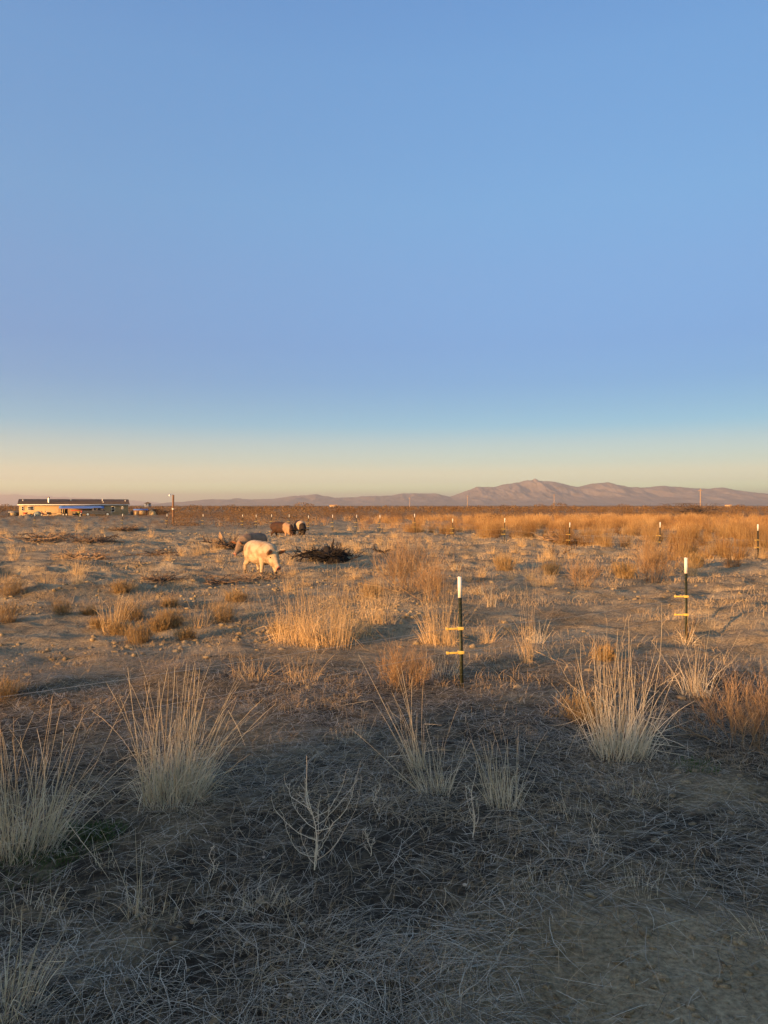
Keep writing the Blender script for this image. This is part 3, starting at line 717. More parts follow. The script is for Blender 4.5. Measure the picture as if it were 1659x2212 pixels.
def make_pig(lab, mat, ear_mat, snout_mat, loc, rz, scale, head, stride, vox=.013):
    """body along +x; head = (forward bend sideways, drop) ; stride = fore/aft shift of FL, FR, HL, HR feet"""
    r = empty('pig', loc, rz, lab, 'pig'); r.scale = (scale,) * 3
    side, drop = head
    A = Acc()
    sp = [(-.66, 0, .50), (-.63, 0, .505), (-.54, 0, .51), (-.40, 0, .50), (-.20, 0, .475), (.05, 0, .465), (.26, 0, .47), (.40, side * .03, .485 - drop * .05), (.52, side * .12, .48 - drop * .22)]
    rd = [(.05, .06), (.125, .15), (.185, .215), (.232, .258), (.258, .280), (.262, .280), (.240, .268), (.205, .235), (.170, .200)]
    loft(A, sp, rd, 20)
    hx0 = np.array([.46, side * .10, .50 - drop * .16]); dirn = nrm(np.array([1.0, side * .95, -.30 - drop * 1.0]))
    L = [0, .08, .16, .23, .29, .34, .39, .415]
    hr = [(.165, .19), (.150, .178), (.128, .158), (.108, .126), (.086, .098), (.070, .074), (.064, .066), (.060, .062)]
    hp = [hx0 + dirn * l + np.array([0, 0, -.10 * max(0, l - .15)]) for l in L]
    loft(A, hp, hr, 18)
    # jowl
    loft(A, [hp[0] + np.array([0, 0, -.06]), hp[2] + np.array([0, 0, -.075]), hp[4] + np.array([0, 0, -.045])], [(.11, .10), (.105, .09), (.05, .05)], 12)
    for (lx, ly, st, hind) in ((.30, .125, stride[0], 0), (.30, -.125, stride[1], 0), (-.44, .130, stride[2], 1), (-.44, -.130, stride[3], 1)):
        if hind:
            pts = [(lx + .02, ly * .75, .50), (lx + .05, ly, .36), (lx + .03 + st * .3, ly, .27), (lx - .07 + st * .7, ly, .185), (lx - .055 + st * .9, ly, .10), (lx - .04 + st, ly, .045)]
            rad = [(.10, .17), (.095, .145), (.065, .085), (.046, .052), (.040, .042), (.043, .045)]
        else:
            pts = [(lx, ly * .75, .46), (lx, ly, .34), (lx + st * .35, ly, .24), (lx + st * .6, ly, .17), (lx + st * .9, ly, .09), (lx + st, ly, .045)]
            rad = [(.10, .13), (.085, .10), (.060, .066), (.050, .052), (.040, .042), (.043, .045)]
        loft(A, pts, rad, 12, up=(1, 0, 0))
    # tail
    T = np.linspace(0, 1, 9); A.tube([(-.64 - .05 * math.sin(3 * u), .03 * math.sin(9 * u), .58 - .20 * u) for u in T], [.020 * (1 - .5 * u) for u in T], 8)
    # ears, part of the same surface
    hd = hp[1]; fwd = nrm(np.array([dirn[0], dirn[1], 0])); lat = np.array([-fwd[1], fwd[0], 0]); upv = np.cross(dirn, lat) * 1.0
    if upv[2] < 0: upv = -upv
    ears = []
    for s in (-1, 1):
        base = hd + upv * .125 + lat * s * .105 - dirn * .0
        tipd = nrm(upv * .78 + lat * s * .55 + dirn * .30)
        pts = [base - tipd * .03, base + tipd * .03, base + tipd * .10, base + tipd * .165, base + tipd * .205 + dirn * .02]
        loft(A, pts, [(.028, .052), (.026, .082), (.022, .086), (.019, .060), (.014, .022)], 12, up=tuple(nrm(np.cross(tipd, dirn))))
        ears.append((base, tipd))
    body = A.build('body', mat, r, smooth=True)
    rm = body.modifiers.new('one_surface', 'REMESH'); rm.mode = 'VOXEL'; rm.voxel_size = vox; rm.use_smooth_shade = True
    sm = body.modifiers.new('soften', 'SMOOTH'); sm.factor = .5; sm.iterations = 5
    for s, (base, tipd) in zip((-1, 1), ears):
        e = Acc(); pts = [base + tipd * l + dirn * (.023 + .01 * l) for l in (.02, .07, .125, .165)]
        loft(e, pts, [(.010, .034), (.010, .060), (.009, .052), (.006, .018)], 10, up=tuple(nrm(np.cross(tipd, dirn))))
        e.build('inner_ear', ear_mat, r, smooth=True)
        c = hp[2] + lat * s * .112 + upv * .075 + dirn * .0
        e = Acc(); loft(e, [c - dirn * .018, c - dirn * .01, c, c + dirn * .01, c + dirn * .018], [(.004, .004), (.014, .014), (.018, .018), (.014, .014), (.004, .004)], 8); e.build('eye', M['eye'], r, smooth=True)
    e = Acc(); c = hp[-1]; loft(e, [c - dirn * .01, c + dirn * .012, c + dirn * .018], [(.060, .062), (.060, .062), (.050, .052)], 14)
    sn = e.build('snout', snout_mat, r, smooth=False)
    for s in (-1, 1):
        e = Acc(); q = c + dirn * .018 + lat * s * .022; loft(e, [q - dirn * .01, q + dirn * .004], [(.011, .016), (.010, .015)], 8); e.build('nostril', M['eye'], sn)
    for (lx, ly, st, hind) in ((.30, .125, stride[0], 0), (.30, -.125, stride[1], 0), (-.44, .130, stride[2], 1), (-.44, -.130, stride[3], 1)):
        x = lx + st + (-.04 if hind else 0)
        for s in (-1, 1):
            e = Acc(); loft(e, [(x + .012, ly + s * .021, -.02), (x + .016, ly + s * .021, .02), (x + .004, ly + s * .019, .055)], [(.022, .036), (.021, .033), (.017, .024)], 8, up=(1, 0, 0)); e.build('hoof', M['hoof'], r)
    return r
skinW = skin('cream_pig_skin', (.46, .37, .245), (.27, .19, .115), None)
skinT = skin('shade_darkened_tan_pig_skin', (.21, .15, .105), (.14, .10, .075), None)  # skin tone darkened to stand in for the shade on this pig
skinA = skin('brown_belted_hide', (.060, .030, .018), (.035, .020, .014), None, (.17, .50, (.34, .215, .125)))
skinB = skin('black_belted_hide', (.030, .022, .017), (.018, .014, .012), None, (.16, .48, (.42, .30, .19)))
p = gp(553, 1243); make_pig('big cream white pig walking toward the camera, brightly sunlit', skinW, M['ear_in'], M['snout'], on(-2.97, 18.6, .0), math.atan2(-.80, .60), 1.05, (.02, .42), (.16, -.05, .12, -.06), .011)
make_pig('tan pig with head to the left behind the cream pig', skinT, M['ear_in'], M['snout'], on(-4.18, 24.4), math.atan2(-.84, -.5), .97, (-.15, .6), (.05, -.05, -.05, .08))
make_pig('dark brown pig with tan shoulder belt, seen from the side rooting', skinA, M['hoof'], M['snout_dark'], on(-5.35, 40.5), math.atan2(-.42, .9), 1.08, (-.25, 1.0), (.06, -.04, .08, -.05))
make_pig('black pig with pale shoulder belt facing the camera head down', skinB, M['hoof'], M['snout_dark'], on(-4.45, 40.8), math.atan2(-.93, .32), 1.08, (.1, 1.25), (.05, -.05, .05, -.05))
# ------------------------------------------------------------------ plants
def strand_paths(rng, n, S, h, tilt, r0, lean=(0, 0), curve=0.0, cvar=.3, kink=0.0, hvar=.45, wig=.05, phi=None):
    """n curved strands rising from a base disc: (n,S,3)"""
    ph = rng.uniform(0, 2 * np.pi, n) if phi is None else phi
    rr = r0 * np.sqrt(rng.uniform(0, 1, n))
    base = np.stack([rr * np.cos(ph), rr * np.sin(ph), np.full(n, -.02)], -1)
    ph = ph + rng.normal(0, .5, n)
    L = h * (1 - hvar * rng.uniform(0, 1, n) ** .7)
    t0 = np.abs(rng.normal(0, tilt, n)) * (.4 + .6 * rr / max(r0, 1e-6))
    s = np.linspace(0, 1, S)[None]
    tl = t0[:, None] + (curve + rng.normal(0, cvar, n))[:, None] * s ** 1.5
    if kink > 0:
        k = rng.uniform(0, 1, n) < kink; sk = rng.uniform(.35, .85, n); am = rng.uniform(.7, 2.2, n)
        tl = tl + np.where(k[:, None] & (s > sk[:, None]), am[:, None], 0)
    phs = ph[:, None] + rng.normal(0, wig, (n, S)).cumsum(1)
    ln = np.broadcast_to(np.asarray(lean, float), (n, 2))
    d = np.stack([np.sin(tl) * np.cos(phs) + ln[:, :1], np.sin(tl) * np.sin(phs) + ln[:, 1:], np.cos(tl)], -1)
    d = nrm(d) * (L / (S - 1))[:, None, None]
    P = base[:, None] + np.concatenate([np.zeros((n, 1, 3)), d[:, 1:].cumsum(1)], 1)
    P[..., 2] = np.maximum(P[..., 2], -.02 + .012 * rng.uniform(0, 1, (n, 1)))
    return P

def sub_lean(rng, n, amount, k=5):
    """strands of one clump gather into a few tufts that lean their own way"""
    return rng.normal(0, amount, (k, 2))[rng.integers(0, k, n)]

def taper(rng, n, S, r, head=0.0, tip=.25):
    s = np.linspace(0, 1, S)[None]
    rad = r * rng.uniform(.75, 1.25, (n, 1)) * (1 - (1 - tip) * s)
    if head: rad = rad * (1 + head * np.exp(-((s - .86) / .09) ** 2) * (rng.uniform(0, 1, (n, 1)) < .7))
    return rad

def grass_meshes(seed, n, h, tilt, r0, lean=(0, 0), leaf=1.2, r=.0019, mats=('straw', 'leafstraw'), curve=.12, stem_frac=1.0, kink=.12, base_fluff=1.0):
    rng = np.random.default_rng(seed)
    n = max(7, int(n * .60)); lv0 = np.asarray(lean, float)
    P = strand_paths(rng, n, 8, h, tilt, r0, lv0 + sub_lean(rng, n, .11), curve, .24, kink + .08, .78, .045)
    V, q = tubes(P, taper(rng, n, 8, r, .7), 3)
    stems = mesh('stems', V, q, M[mats[0]])
    A = Acc()
    nl = int(n * leaf)
    P = strand_paths(rng, nl, 8, h * .62, tilt * 1.15, r0, lv0 + sub_lean(rng, nl, .22), curve * 2, .45, .5, .6, .10)
    V, q = tubes(P, taper(rng, nl, 8, r * 1.15, 0, .15), 2); A.add(V, q)
    nb = int(n * .9 * base_fluff)
    P = strand_paths(rng, nb, 6, h * .28, tilt * 2.0, r0 * 1.3, (lean[0] * .5, lean[1] * .5), .5, .6, .3, .6, .2)
    V, q = tubes(P, taper(rng, nb, 6, r * .9, 0, .2), 2); A.add(V, q)
    leaves = A.me('leaves', M[mats[1]])
    return stems, leaves

def hero_grass(seed, at, n, h, tilt, r0, lean, lab, off=0.0, grp='tall dry bunch grasses', **k):
    o = empty('bunch_grass', (at[0], at[1], float(terrain(at[0], at[1]))), 0, lab, 'grass clump', grp)
    st, lv = grass_meshes(seed, n, h, tilt, r0, lean, **k)
    link('stems', st, o); link('leaf_blades', lv, o); return o

def G(seed, xd, yd, top, n, tilt, r0, lean, lab, **k):
    p = gp(xd, yd); h = (yd - top) / F * p.y * 1.06
    return hero_grass(seed, p, n, h, tilt, r0, lean, lab, **k)

G(1, 1340, 1632, 1305, 170, .36, .17, (0, 0), 'large pale fan of tall dry grass right of centre, front', r=.0024, kink=.06, leaf=1.5, curve=.05)
G(2, 372, 1728, 1385, 250, .34, .17, (.05, 0), 'broad pale dry grass clump left of centre, front', r=.0021, leaf=1.6)
G(22, 405, 1705, 1480, 26, .18, .10, (.95, .1), 'splay of dry stems leaning right out of the broad left grass clump', r=.0020, leaf=.6)
G(3, 52, 1838, 1490, 170, .34, .15, (.16, 0), 'tall dry grass clump at the left edge, front', r=.0020, leaf=1.4)
G(32, 95, 1825, 1460, 24, .16, .08, (.5, .08), 'long stalks bending right beside the left edge clump', r=.0021, leaf=.6)
G(4, 940, 1712, 1510, 66, .42, .10, (-.1, 0), 'thin fan of dry grass in front of nearest fence post', r=.0017, leaf=.9, curve=.15)
G(42, 905, 1660, 1378, 36, .08, .05, (-.20, 0), 'tall narrow bundle of grass leaning left before nearest fence post', r=.0021, leaf=.8, base_fluff=.6)
G(5, 1088, 1738, 1545, 84, .32, .10, (-.08, 0), 'short upright dry grass tuft between the nearest post and pale fan', r=.0016, leaf=1.1)
G(52, 1060, 1700, 1500, 10, .10, .04, (-.16, 0), 'few long stalks leaning left from the short upright tuft', r=.0016, leaf=1.0)
G(6, 645, 1388, 1205, 200, .16, .28, (0, 0), 'left part of the dense golden grass stand behind the bare slope', r=.0024, mats=('warmstraw', 'warmstraw'))
G(7, 705, 1392, 1200, 220, .15, .30, (.04, 0), 'middle of the dense golden grass stand, centre left', r=.0024, mats=('warmstraw', 'warmstraw'))
G(8, 765, 1375, 1210, 150, .17, .24, (.05, 0), 'right end of the dense golden grass stand', r=.0023, mats=('warmstraw', 'warmstraw'))
G(9, 820, 1345, 1175, 110, .2, .25, (0, 0), 'grass clump joining the golden stand and the rusty twig bush', r=.0024, mats=('warmstraw', 'warmstraw'))
G(10, 952, 1392, 1228, 180, .2, .2, (-.05, 0), 'sunlit grass clump just left of nearest post tip', r=.0023, mats=('warmstraw', 'warmstraw'))
G(11, 955, 1460, 1370, 60, .4, .2, (.1, 0), 'low shaded grass tuft left of nearest post base', r=.0018)
G(12, 1140, 1432, 1225, 40, .10, .06, (-.1, 0), 'slim tall grass spray halfway between both near posts', r=.0019, leaf=.8, mats=('warmstraw', 'warmstraw'))
G(13, 1160, 1390, 1290, 34, .25, .08, (.1, 0), 'small grass tuft right behind the slim spray between near posts', r=.0018)
G(14, 1500, 1500, 1330, 70, .42, .14, (-.2, 0), 'leaning dry grass at the foot of the right near post', r=.0019)
G(15, 1485, 1390, 1255, 24, .16, .08, (.18, 0), 'reddish grass spray growing right behind the right near post', r=.0021, mats=('gold', 'straw'))
G(16, 545, 1330, 1238, 20, .2, .10, (-.2, 0), 'few pale stalks standing in front of the cream pig', r=.0020, leaf=1.0, mats=('warmstraw', 'warmstraw'))
G(17, 535, 1238, 1165, 8, .3, .10, (-.15, 0), 'thin crossed stalks at the hind legs of cream pig', r=.0024, leaf=.5)
G(18, 650, 1470, 1395, 60, .35, .16, (.1, 0), 'low sunlit tuft below the golden grass stand', r=.0019, mats=('warmstraw', 'warmstraw'))
G(19, 985, 1232, 1150, 50, .5, .16, (0, 0), 'small bright tuft with splayed stems above nearest post tip', r=.0026, mats=('gold', 'straw'))
G(20, 1035, 1285, 1218, 40, .3, .12, (-.3, 0), 'small tuft leaning left just right of nearest post tip', r=.0024, mats=('gold', 'straw'))
G(21, 1062, 1312, 1210, 22, .12, .07, (-.05, 0), 'small slim tuft right of the nearest white post tip', r=.0022, mats=('gold', 'straw'))
G(23, 430, 1355, 1262, 60, .35, .16, (.05, 0), 'splayed grass clump among the brown subshrubs at left', r=.0020, mats=('warmstraw', 'warmstraw'))
G(24, 10, 2190, 1960, 110, .3, .10, (.1, 0), 'tall coarse grass in bottom left corner', r=.0017, leaf=1.3, kink=.3)
G(25, 62, 1985, 1860, 42, .5, .12, (.1, 0), 'half shaded grass tuft at left edge above the corner grass', r=.0013, leaf=1.2)
G(26, 345, 1985, 1890, 26, .3, .08, (0, 0), 'small greyish tuft under thin single stalks at lower left', r=.0012, leaf=1.2)
G(27, 300, 1975, 1760, 4, .12, .05, (-.1, 0), 'three thin single stalks standing at lower left', r=.0014, leaf=2.5, base_fluff=4)
G(28, 570, 1955, 1860, 60, .62, .10, (.3, .1), 'low splayed pale grass below the bleached weed', r=.0011, leaf=1.0)
G(29, 975, 2205, 2070, 14, .2, .04, (-.2, 0), 'few yellow stems at the bottom centre edge', r=.0010, leaf=1.0)
G(30, 1245, 1765, 1690, 40, .6, .12, (0, 0), 'low grey tuft left below the pale grass fan', r=.0013)
G(31, 1385, 1715, 1640, 60, .75, .16, (.2, 0), 'low drooping tuft right below the pale grass fan', r=.0013, curve=.6)
G(33, 1378, 1925, 1835, 30, .4, .09, (-.1, 0), 'small upright dull tuft at lower right', r=.0011)
G(34, 1170, 1930, 1850, 34, .45, .10, (-.15, 0), 'dull grass tuft at lower middle right', r=.0011)
G(35, 760, 1595, 1525, 40, .35, .12, (.05, 0), 'greenish small tuft left of the tall narrow bundle', r=.0014)
G(36, 1640, 2030, 1900, 5, .5, .05, (-.6, 0), 'bent pale stalks reaching in from the lower right edge', r=.0016, leaf=2.5, kink=.5, base_fluff=5)
G(37, 540, 1462, 1388, 70, .45, .18, (.05, 0), 'bright low tussock on the slope left of the golden stand', r=.0020, mats=('warmstraw', 'warmstraw'))
G(38, 230, 1870, 1760, 10, .25, .05, (-.1, 0), 'few short stems right of the green patch at left', r=.0012)

# twiggy shrubs
def bush_mesh(name, seed, h, n0, tilt, r0, r, mat, levels=2, n1=7, n2=5, curve=-.1, flat_=.6, l1=.5, l2=.35):
    rng = np.random.default_rng(seed); A = Acc()
    P0 = strand_paths(rng, n0, 7, h, tilt, r0, (0, 0), curve, .3, 0, .4, .12)
    V, q = tubes(P0, taper(rng, n0, 7, r, 0, .3), 3); A.add(V, q)
    P, L, rr = P0, h, r
    for lv, (k, lf) in enumerate(((n1, l1), (n2, l2))[:levels]):
        B = P.shape[0] * k; S = 5
        pi = np.repeat(np.arange(P.shape[0]), k); u = rng.uniform(.25, 1, B) * (P.shape[1] - 1)
        i0 = np.minimum(u.astype(int), P.shape[1] - 2); f = (u - i0)[:, None]
        st = P[pi, i0] * (1 - f) + P[pi, i0 + 1] * f
        d = nrm(P[pi, i0 + 1] - P[pi, i0]) + rng.normal(0, .55, (B, 3)); d[:, 2] += .15; d = nrm(d)
        ln = h * lf * rng.uniform(.35, 1, B); s = np.linspace(0, 1, S)
        bend = rng.normal(0, .25, (B, 3))
        C_ = st[:, None] + (d[:, None] * s[None, :, None] + bend[:, None] * (s ** 2)[None, :, None]) * ln[:, None, None]
        C_[..., 2] = np.maximum(C_[..., 2], .01)
        rr *= .6
        V, q = tubes(C_, taper(rng, B, S, rr, 0, .35), 3 if lv == 0 else 2); A.add(V, q); P = C_
    return A.me(name, M[mat])

def BUSH(seed, xd, yd, top, lab, mat='red_twig', n0=26, tilt=.6, r0=.12, r=.004, grp='rusty twig bushes', name='twig_bush', n1=9, n2=6, cat='bush', **k):
    p = gp(xd, yd); h = (yd - top) / F * p.y
    return tag(link(name, bush_mesh(name, seed, h * 1.05, n0, tilt, r0, r, mat, 2, n1, n2, **k), None, p, 0), lab, cat, grp)
BUSH(1, 880, 1275, 1180, 'large rusty twig bush behind the golden grass stand, centre', n0=44, tilt=.75, r0=.25, r=.005)
BUSH(2, 1412, 1258, 1182, 'rusty twig bush below the post at right', n0=30, tilt=.45, r0=.2, r=.006)
BUSH(3, 1610, 1605, 1480, 'low rust coloured bush at the right edge', n0=34, tilt=.9, r0=.18, r=.003)
BUSH(4, 875, 1480, 1405, 'rounded rusty dead bush left of nearest post', n0=34, tilt=.85, r0=.14, r=.003)
BUSH(5, 930, 1300, 1225, 'small rusty bush right behind the golden grass stand', n0=24, tilt=.6, r0=.14, r=.004)
BUSH(6, 1255, 1265, 1215, 'low tan twig bush in the middle right clearing', n0=20, tilt=.7, r0=.16, r=.005)
# brown mounded subshrubs, left
for i, (x, y, t_, lab) in enumerate(((137, 1326, 1290, 'brown mounded subshrub at far left, alone on bare soil'), (197, 1328, 1298, 'small dull subshrub right of the far left mounded one'),
        (284, 1338, 1294, 'rounded brown subshrub in the middle of the left group'), (216, 1355, 1322, 'small pale subshrub left below the middle one'),
        (300, 1388, 1346, 'brown subshrub lowest of the left group'), (258, 1372, 1338, 'greenish subshrub touching the lowest brown one'),
        (372, 1352, 1308, 'brown subshrub left of the splayed grass clump'), (345, 1360, 1322, 'small brown subshrub between two larger ones at left'),
        (400, 1382, 1352, 'small round subshrub under the splayed grass clump'), (262, 1280, 1250, 'brown subshrub on the dug mound at left'),
        (365, 1312, 1280, 'subshrub up behind the left group'), (8, 1345, 1298, 'brown subshrub cut by the left edge'), (610, 1378, 1332, 'brown subshrub at the left foot of the golden stand'),
        (5, 1510, 1455, 'rusty subshrub at the left edge below the other'), (480, 1345, 1300, 'subshrub right of the splayed grass clump'), (1262, 1560, 1500, 'brown subshrub hidden behind the pale grass fan'),
        (1305, 1425, 1385, 'small brown subshrub behind the pale grass fan'), (510, 1300, 1262, 'dull subshrub behind the few pale stalks'), (1190, 1240, 1208, 'small brown subshrub in the right clearing'),
        (1350, 1250, 1212, 'brown subshrub left of the bush under the right post'), (20, 1285, 1240, 'pale subshrub at left edge on the dug mound'), (1090, 1232, 1195, 'brown subshrub above the slim tufts'),
        (800, 1290, 1255, 'low subshrub in front of the large rusty bush'), (1500, 1225, 1190, 'brown subshrub above the right near post tip'))):
    p = gp(x, y); h = (y - t_) / F * p.y * 1.05; rng = np.random.default_rng(300 + i); A = Acc(); n_ = int(rng.integers(240, 400)); sl = rng.normal(0, .12, 2)
    P = strand_paths(rng, n_, 6, h * 1.15, .62, h * .45, (sub_lean(rng, n_, .22) + sl), -.1, .35, 0, .6, .18)
    V, q = tubes(P, taper(rng, n_, 6, .0017 * (p.y / 9) ** .5, 0, .5), 2); A.add(V, q)
    e = P[:, rng.integers(2, 6, 3)]; st = e.reshape(-1, 3); d = nrm(rng.normal(0, .6, st.shape) + np.array([0, 0, .9])) * h * .16
    V, q = tubes(np.stack([st, st + d * .5, st + d], 1), np.full((len(st), 3), .0018 * (p.y / 9) ** .5), 2); A.add(V, q)
    tag(link('subshrub', A.me('subshrub', M['burro']), None, p, 0), lab, 'small shrub', 'brown mounded subshrubs')

# bleached branching weeds in the foreground
def weed(xd, yd, top, lab, seed, n=9, spread=.9, leanx=0.0, r=.0032):
    p = gp(xd, yd); h = (yd - top) / F * p.y; rng = np.random.default_rng(seed)
    o = empty('dry_weed', p, 0, lab, 'weed', 'bleached weeds')
    s = np.linspace(0, 1, 12)
    c = np.stack([leanx * h * s ** 1.2 + .010 * np.sin(9 * s + seed), .02 * np.sin(5 * s), h * s], -1)
    A = Acc().tube(c, r * (1 - .7 * s), 5); A.build('main_stem', M['weed'], o)
    B = Acc()
    for k in range(n):
        u = max(.02, .03 + .5 * (k / max(1, n)) + rng.normal(0, .06)); b0 = c[0] * (1 - u) + c[-1] * u; b0 = np.array([np.interp(u, s, c[:, j]) for j in range(3)])
        ph = (0 if k % 2 else math.pi) + rng.normal(0, 1.3); L = h * (1 - u) * rng.uniform(.25, .9); spr = spread * rng.uniform(.5, 1.25)
        t_ = np.linspace(0, 1, 9); out = spr * L * .62 * np.sin(t_ * rng.uniform(.9, 1.6)) ; up_ = L * (.22 * t_ + .60 * t_ ** 2.0)
        pts = np.stack([b0[0] + out * math.cos(ph), b0[1] + out * math.sin(ph) * .8, b0[2] + up_], -1) + rng.normal(0, .004, (9, 3)).cumsum(0)
        B.tube(pts, r * .62 * (1 - .6 * t_), 4)
        for j in range(3, 9):
            q0 = pts[j]; dd = rng.normal(0, .012, 3); B.tube([q0, q0 + dd + [0, 0, .012]], [.0012, .0008], 3)
    B.build('side_branches', M['weed'], o); return o
weed(684, 1880, 1628, 'bleached candelabra weed with curved branches, front centre', 5, 19, 1.5, -.10)
weed(1022, 1810, 1640, 'single bleached upright weed stalk right of the candelabra weed', 6, 5, .4, .01, .0026)
weed(798, 1850, 1770, 'small thin weed right of the candelabra weed', 7, 4, .4, .0, .0018)
weed(812, 1760, 1700, 'small curly bleached twig left of the single stalk', 8, 5, .9, -.1, .0018)
weed(455, 1905, 1810, 'short thin weed left below the candelabra weed', 12, 4, .3, .05, .0013)
weed(1290, 1850, 1770, 'thin weed at lower right before the low drooping tuft', 14, 4, .5, -.05, .0013)

# dead roots, stumps and brush piles
def dead_mesh(name, seed, wd, h, n0, mat, r, n1=4, up=.45, jag=.18):
    """a heap of crooked branches: wd wide, h high"""
    rng = np.random.default_rng(seed); A = Acc(); S = 9
    ph = rng.uniform(0, 2 * np.pi, n0); el = np.abs(rng.normal(0, up, n0)); L = wd * rng.uniform(.35, .62, n0)
    b = np.stack([rng.normal(0, wd * .16, n0), rng.normal(0, wd * .12, n0), rng.uniform(0, h * .35, n0)], -1)
    d = np.stack([np.cos(ph) * np.cos(el), np.sin(ph) * np.cos(el) * .8, np.sin(el) * h / wd * 1.6], -1)
    st = d[:, None] * (L / (S - 1))[:, None, None] + rng.normal(0, jag, (n0, S, 3)) * (L / S)[:, None, None] * 1.3
    P = b[:, None] + st.cumsum(1); P[..., 2] = np.clip(P[..., 2], .0, h * 1.02)
    V, q = tubes(P, taper(rng, n0, S, r, 0, .25), 5); A.add(V, q)
    B = n0 * n1; pi = np.repeat(np.arange(n0), n1); i0 = rng.integers(2, S - 1, B); s0 = P[pi, i0]
    d2 = nrm(nrm(P[pi, i0 + 1] - P[pi, i0]) + rng.normal(0, .8, (B, 3))); L2 = L[pi] * rng.uniform(.2, .6, B)
    st = d2[:, None] * (L2 / 4)[:, None, None] + rng.normal(0, .2, (B, 5, 3)) * (L2 / 5)[:, None, None]
    C_ = s0[:, None] + np.concatenate([np.zeros((B, 1, 3)), st[:, 1:].cumsum(1)], 1); C_[..., 2] = np.clip(C_[..., 2], 0, h * 1.1)
    V, q = tubes(C_, taper(rng, B, 5, r * .45, 0, .3), 3); A.add(V, q)
    return A.me(name, M[mat])
def DEAD(seed, xd, yd, top, wpx, lab, mat='dead', n0=26, r=.02, n1=5, cat='brush pile', name='brush_pile', grp='dead brush piles', up=.45):
    p = gp(xd, yd); sc = p.y / F
    return tag(link(name, dead_mesh(name, seed, wpx * sc, (yd - top) * sc, n0, mat, r, n1, up), None, p, 0), lab, cat, grp)
# charred stump with upright snags
p = gp(710, 1212); sc = p.y / F
o = empty('charred_stump', p, 0, 'charred black root stump with upright snags right of cream pig', 'stump')
link('root_mass', dead_mesh('root_mass', 71, 92 * sc, 36 * sc, 52, 'black_wood', .03, 8, .45, .36), o)
A = Acc(); rng = np.random.default_rng(3)
hm_ = heap('root_ball', None, 0, .50, .42, .30, M['char'], None, None, 5, loc=(0, 0, 0)); hm_.parent = o
A.tube([(0, 0, 0), (.0, 0, .18), (-.06, .02, .30), (-.05, .02, .42)], [.28, .22, .13, .09], 10); A.build('trunk', M['black_wood'], o)
A = Acc(); A.tube([(.10, 0, .1), (.07, 0, .30), (.10, 0, .42), (.15, 0, .64)], [.08, .055, .035, .012], 7); A.build('snag', M['black_wood'], o)
A = Acc(); A.tube([(-.45, -.1, .28), (-.75, -.2, .22), (-.95, -.3, .12), (-1.1, -.35, .02)], [.025, .02, .016, .010], 6); A.build('branch', M['black_wood'], o)
DEAD(72, 822, 1196, 1178, 44, 'dark fallen branch right of the charred stump', 'black_wood', 7, .03, 4, 'branch', 'fallen_branch', None)
p = gp(492, 1184); sc = p.y / F
o = empty('uprooted_stump', p, 0, 'uprooted stump with tan splintered roots left of the tan pig', 'stump')
link('root_mass', dead_mesh('root_mass', 75, 80 * sc, 26 * sc, 50, 'dead', .03, 6, .4), o)
A = Acc()
for k in range(9):
    a_ = 1.9 + .16 * k; A.tube([(-.1 + .05 * k, .02 * k, .05), (-.1 + .05 * k + math.cos(a_) * .3, .02 * k, .05 + math.sin(a_) * .35), (-.12 + .05 * k + math.cos(a_) * .55, .03 * k, .08 + math.sin(a_) * .55)], [.07, .05, .015], 6)
A.build('splintered_trunk', M['tanwood'], o)
DEAD(76, 92, 1170, 1152, 120, 'tan and grey brush pile at left below the house', 'tanwood', 40, .03, 5)
DEAD(77, 200, 1172, 1156, 90, 'dark low brush pile right of the tan one, below house', 'dead', 26, .03, 5)
DEAD(78, 190, 1208, 1190, 110, 'flat twiggy brush pile in the left middle ground', 'tanwood', 34, .022, 5)
DEAD(79, 330, 1200, 1188, 90, 'thin scattered branches left of the uprooted stump', 'dead', 18, .02, 4)
DEAD(80, 560, 1254, 1236, 120, 'loose sticks in front of the feet of cream pig', 'tanwood', 26, .014, 5, 'stick pile', 'stick_pile', None, .25)
DEAD(81, 470, 1262, 1246, 90, 'dark fallen branches left of the loose sticks', 'dead', 20, .016, 5)
DEAD(82, 355, 1258, 1240, 80, 'brown litter of roots on the dug mound', 'dead', 26, .014, 5)
DEAD(83, 1210, 1172, 1150, 70, 'heap of tan split wood at the base of a far post', 'tanwood', 34, .05, 2, 'wood heap', 'wood_heap', None, .35)
DEAD(84, 1210, 1205, 1180, 56, 'dark arched dead branch in the right clearing', 'dead', 8, .02, 3, 'branch', 'fallen_branch', None, .7)
DEAD(85, 1080, 1124, 1106, 70, 'dark dead brush in the golden grass left of centre right', 'dead', 36, .05, 6)
DEAD(86, 1384, 1117, 1108, 40, 'small black brush heap in the golden grass', 'black_wood', 26, .05, 6)
DEAD(87, 1345, 1118, 1098, 28, 'forked dead snag standing in the golden grass', 'dead', 5, .06, 3, up=1.0)
DEAD(88, 1505, 1112, 1090, 130, 'big dark dead brush pile on the horizon at right', 'dead', 60, .07, 8)
DEAD(89, 1300, 1126, 1110, 90, 'rusty dead brush in the golden grass', 'red_twig', 50, .035, 8)
DEAD(90, 630, 1120, 1112, 60, 'thin dark branches behind the belted pigs', 'dead', 16, .04, 4)
DEAD(91, 555, 1108, 1098, 40, 'dark brush on the far dirt mound', 'dead', 16, .06, 5)
DEAD(92, 335, 1111, 1101, 34, 'black brush heap right of the blue roofed shelter', 'black_wood', 60, .12, 8)
DEAD(93, 400, 1135, 1129, 70, 'low dark branches right of the lamp pole', 'dead', 14, .03, 4)
DEAD(94, 270, 1146, 1136, 60, 'grey brush pile below the pickup', 'dead', 24, .03, 5)

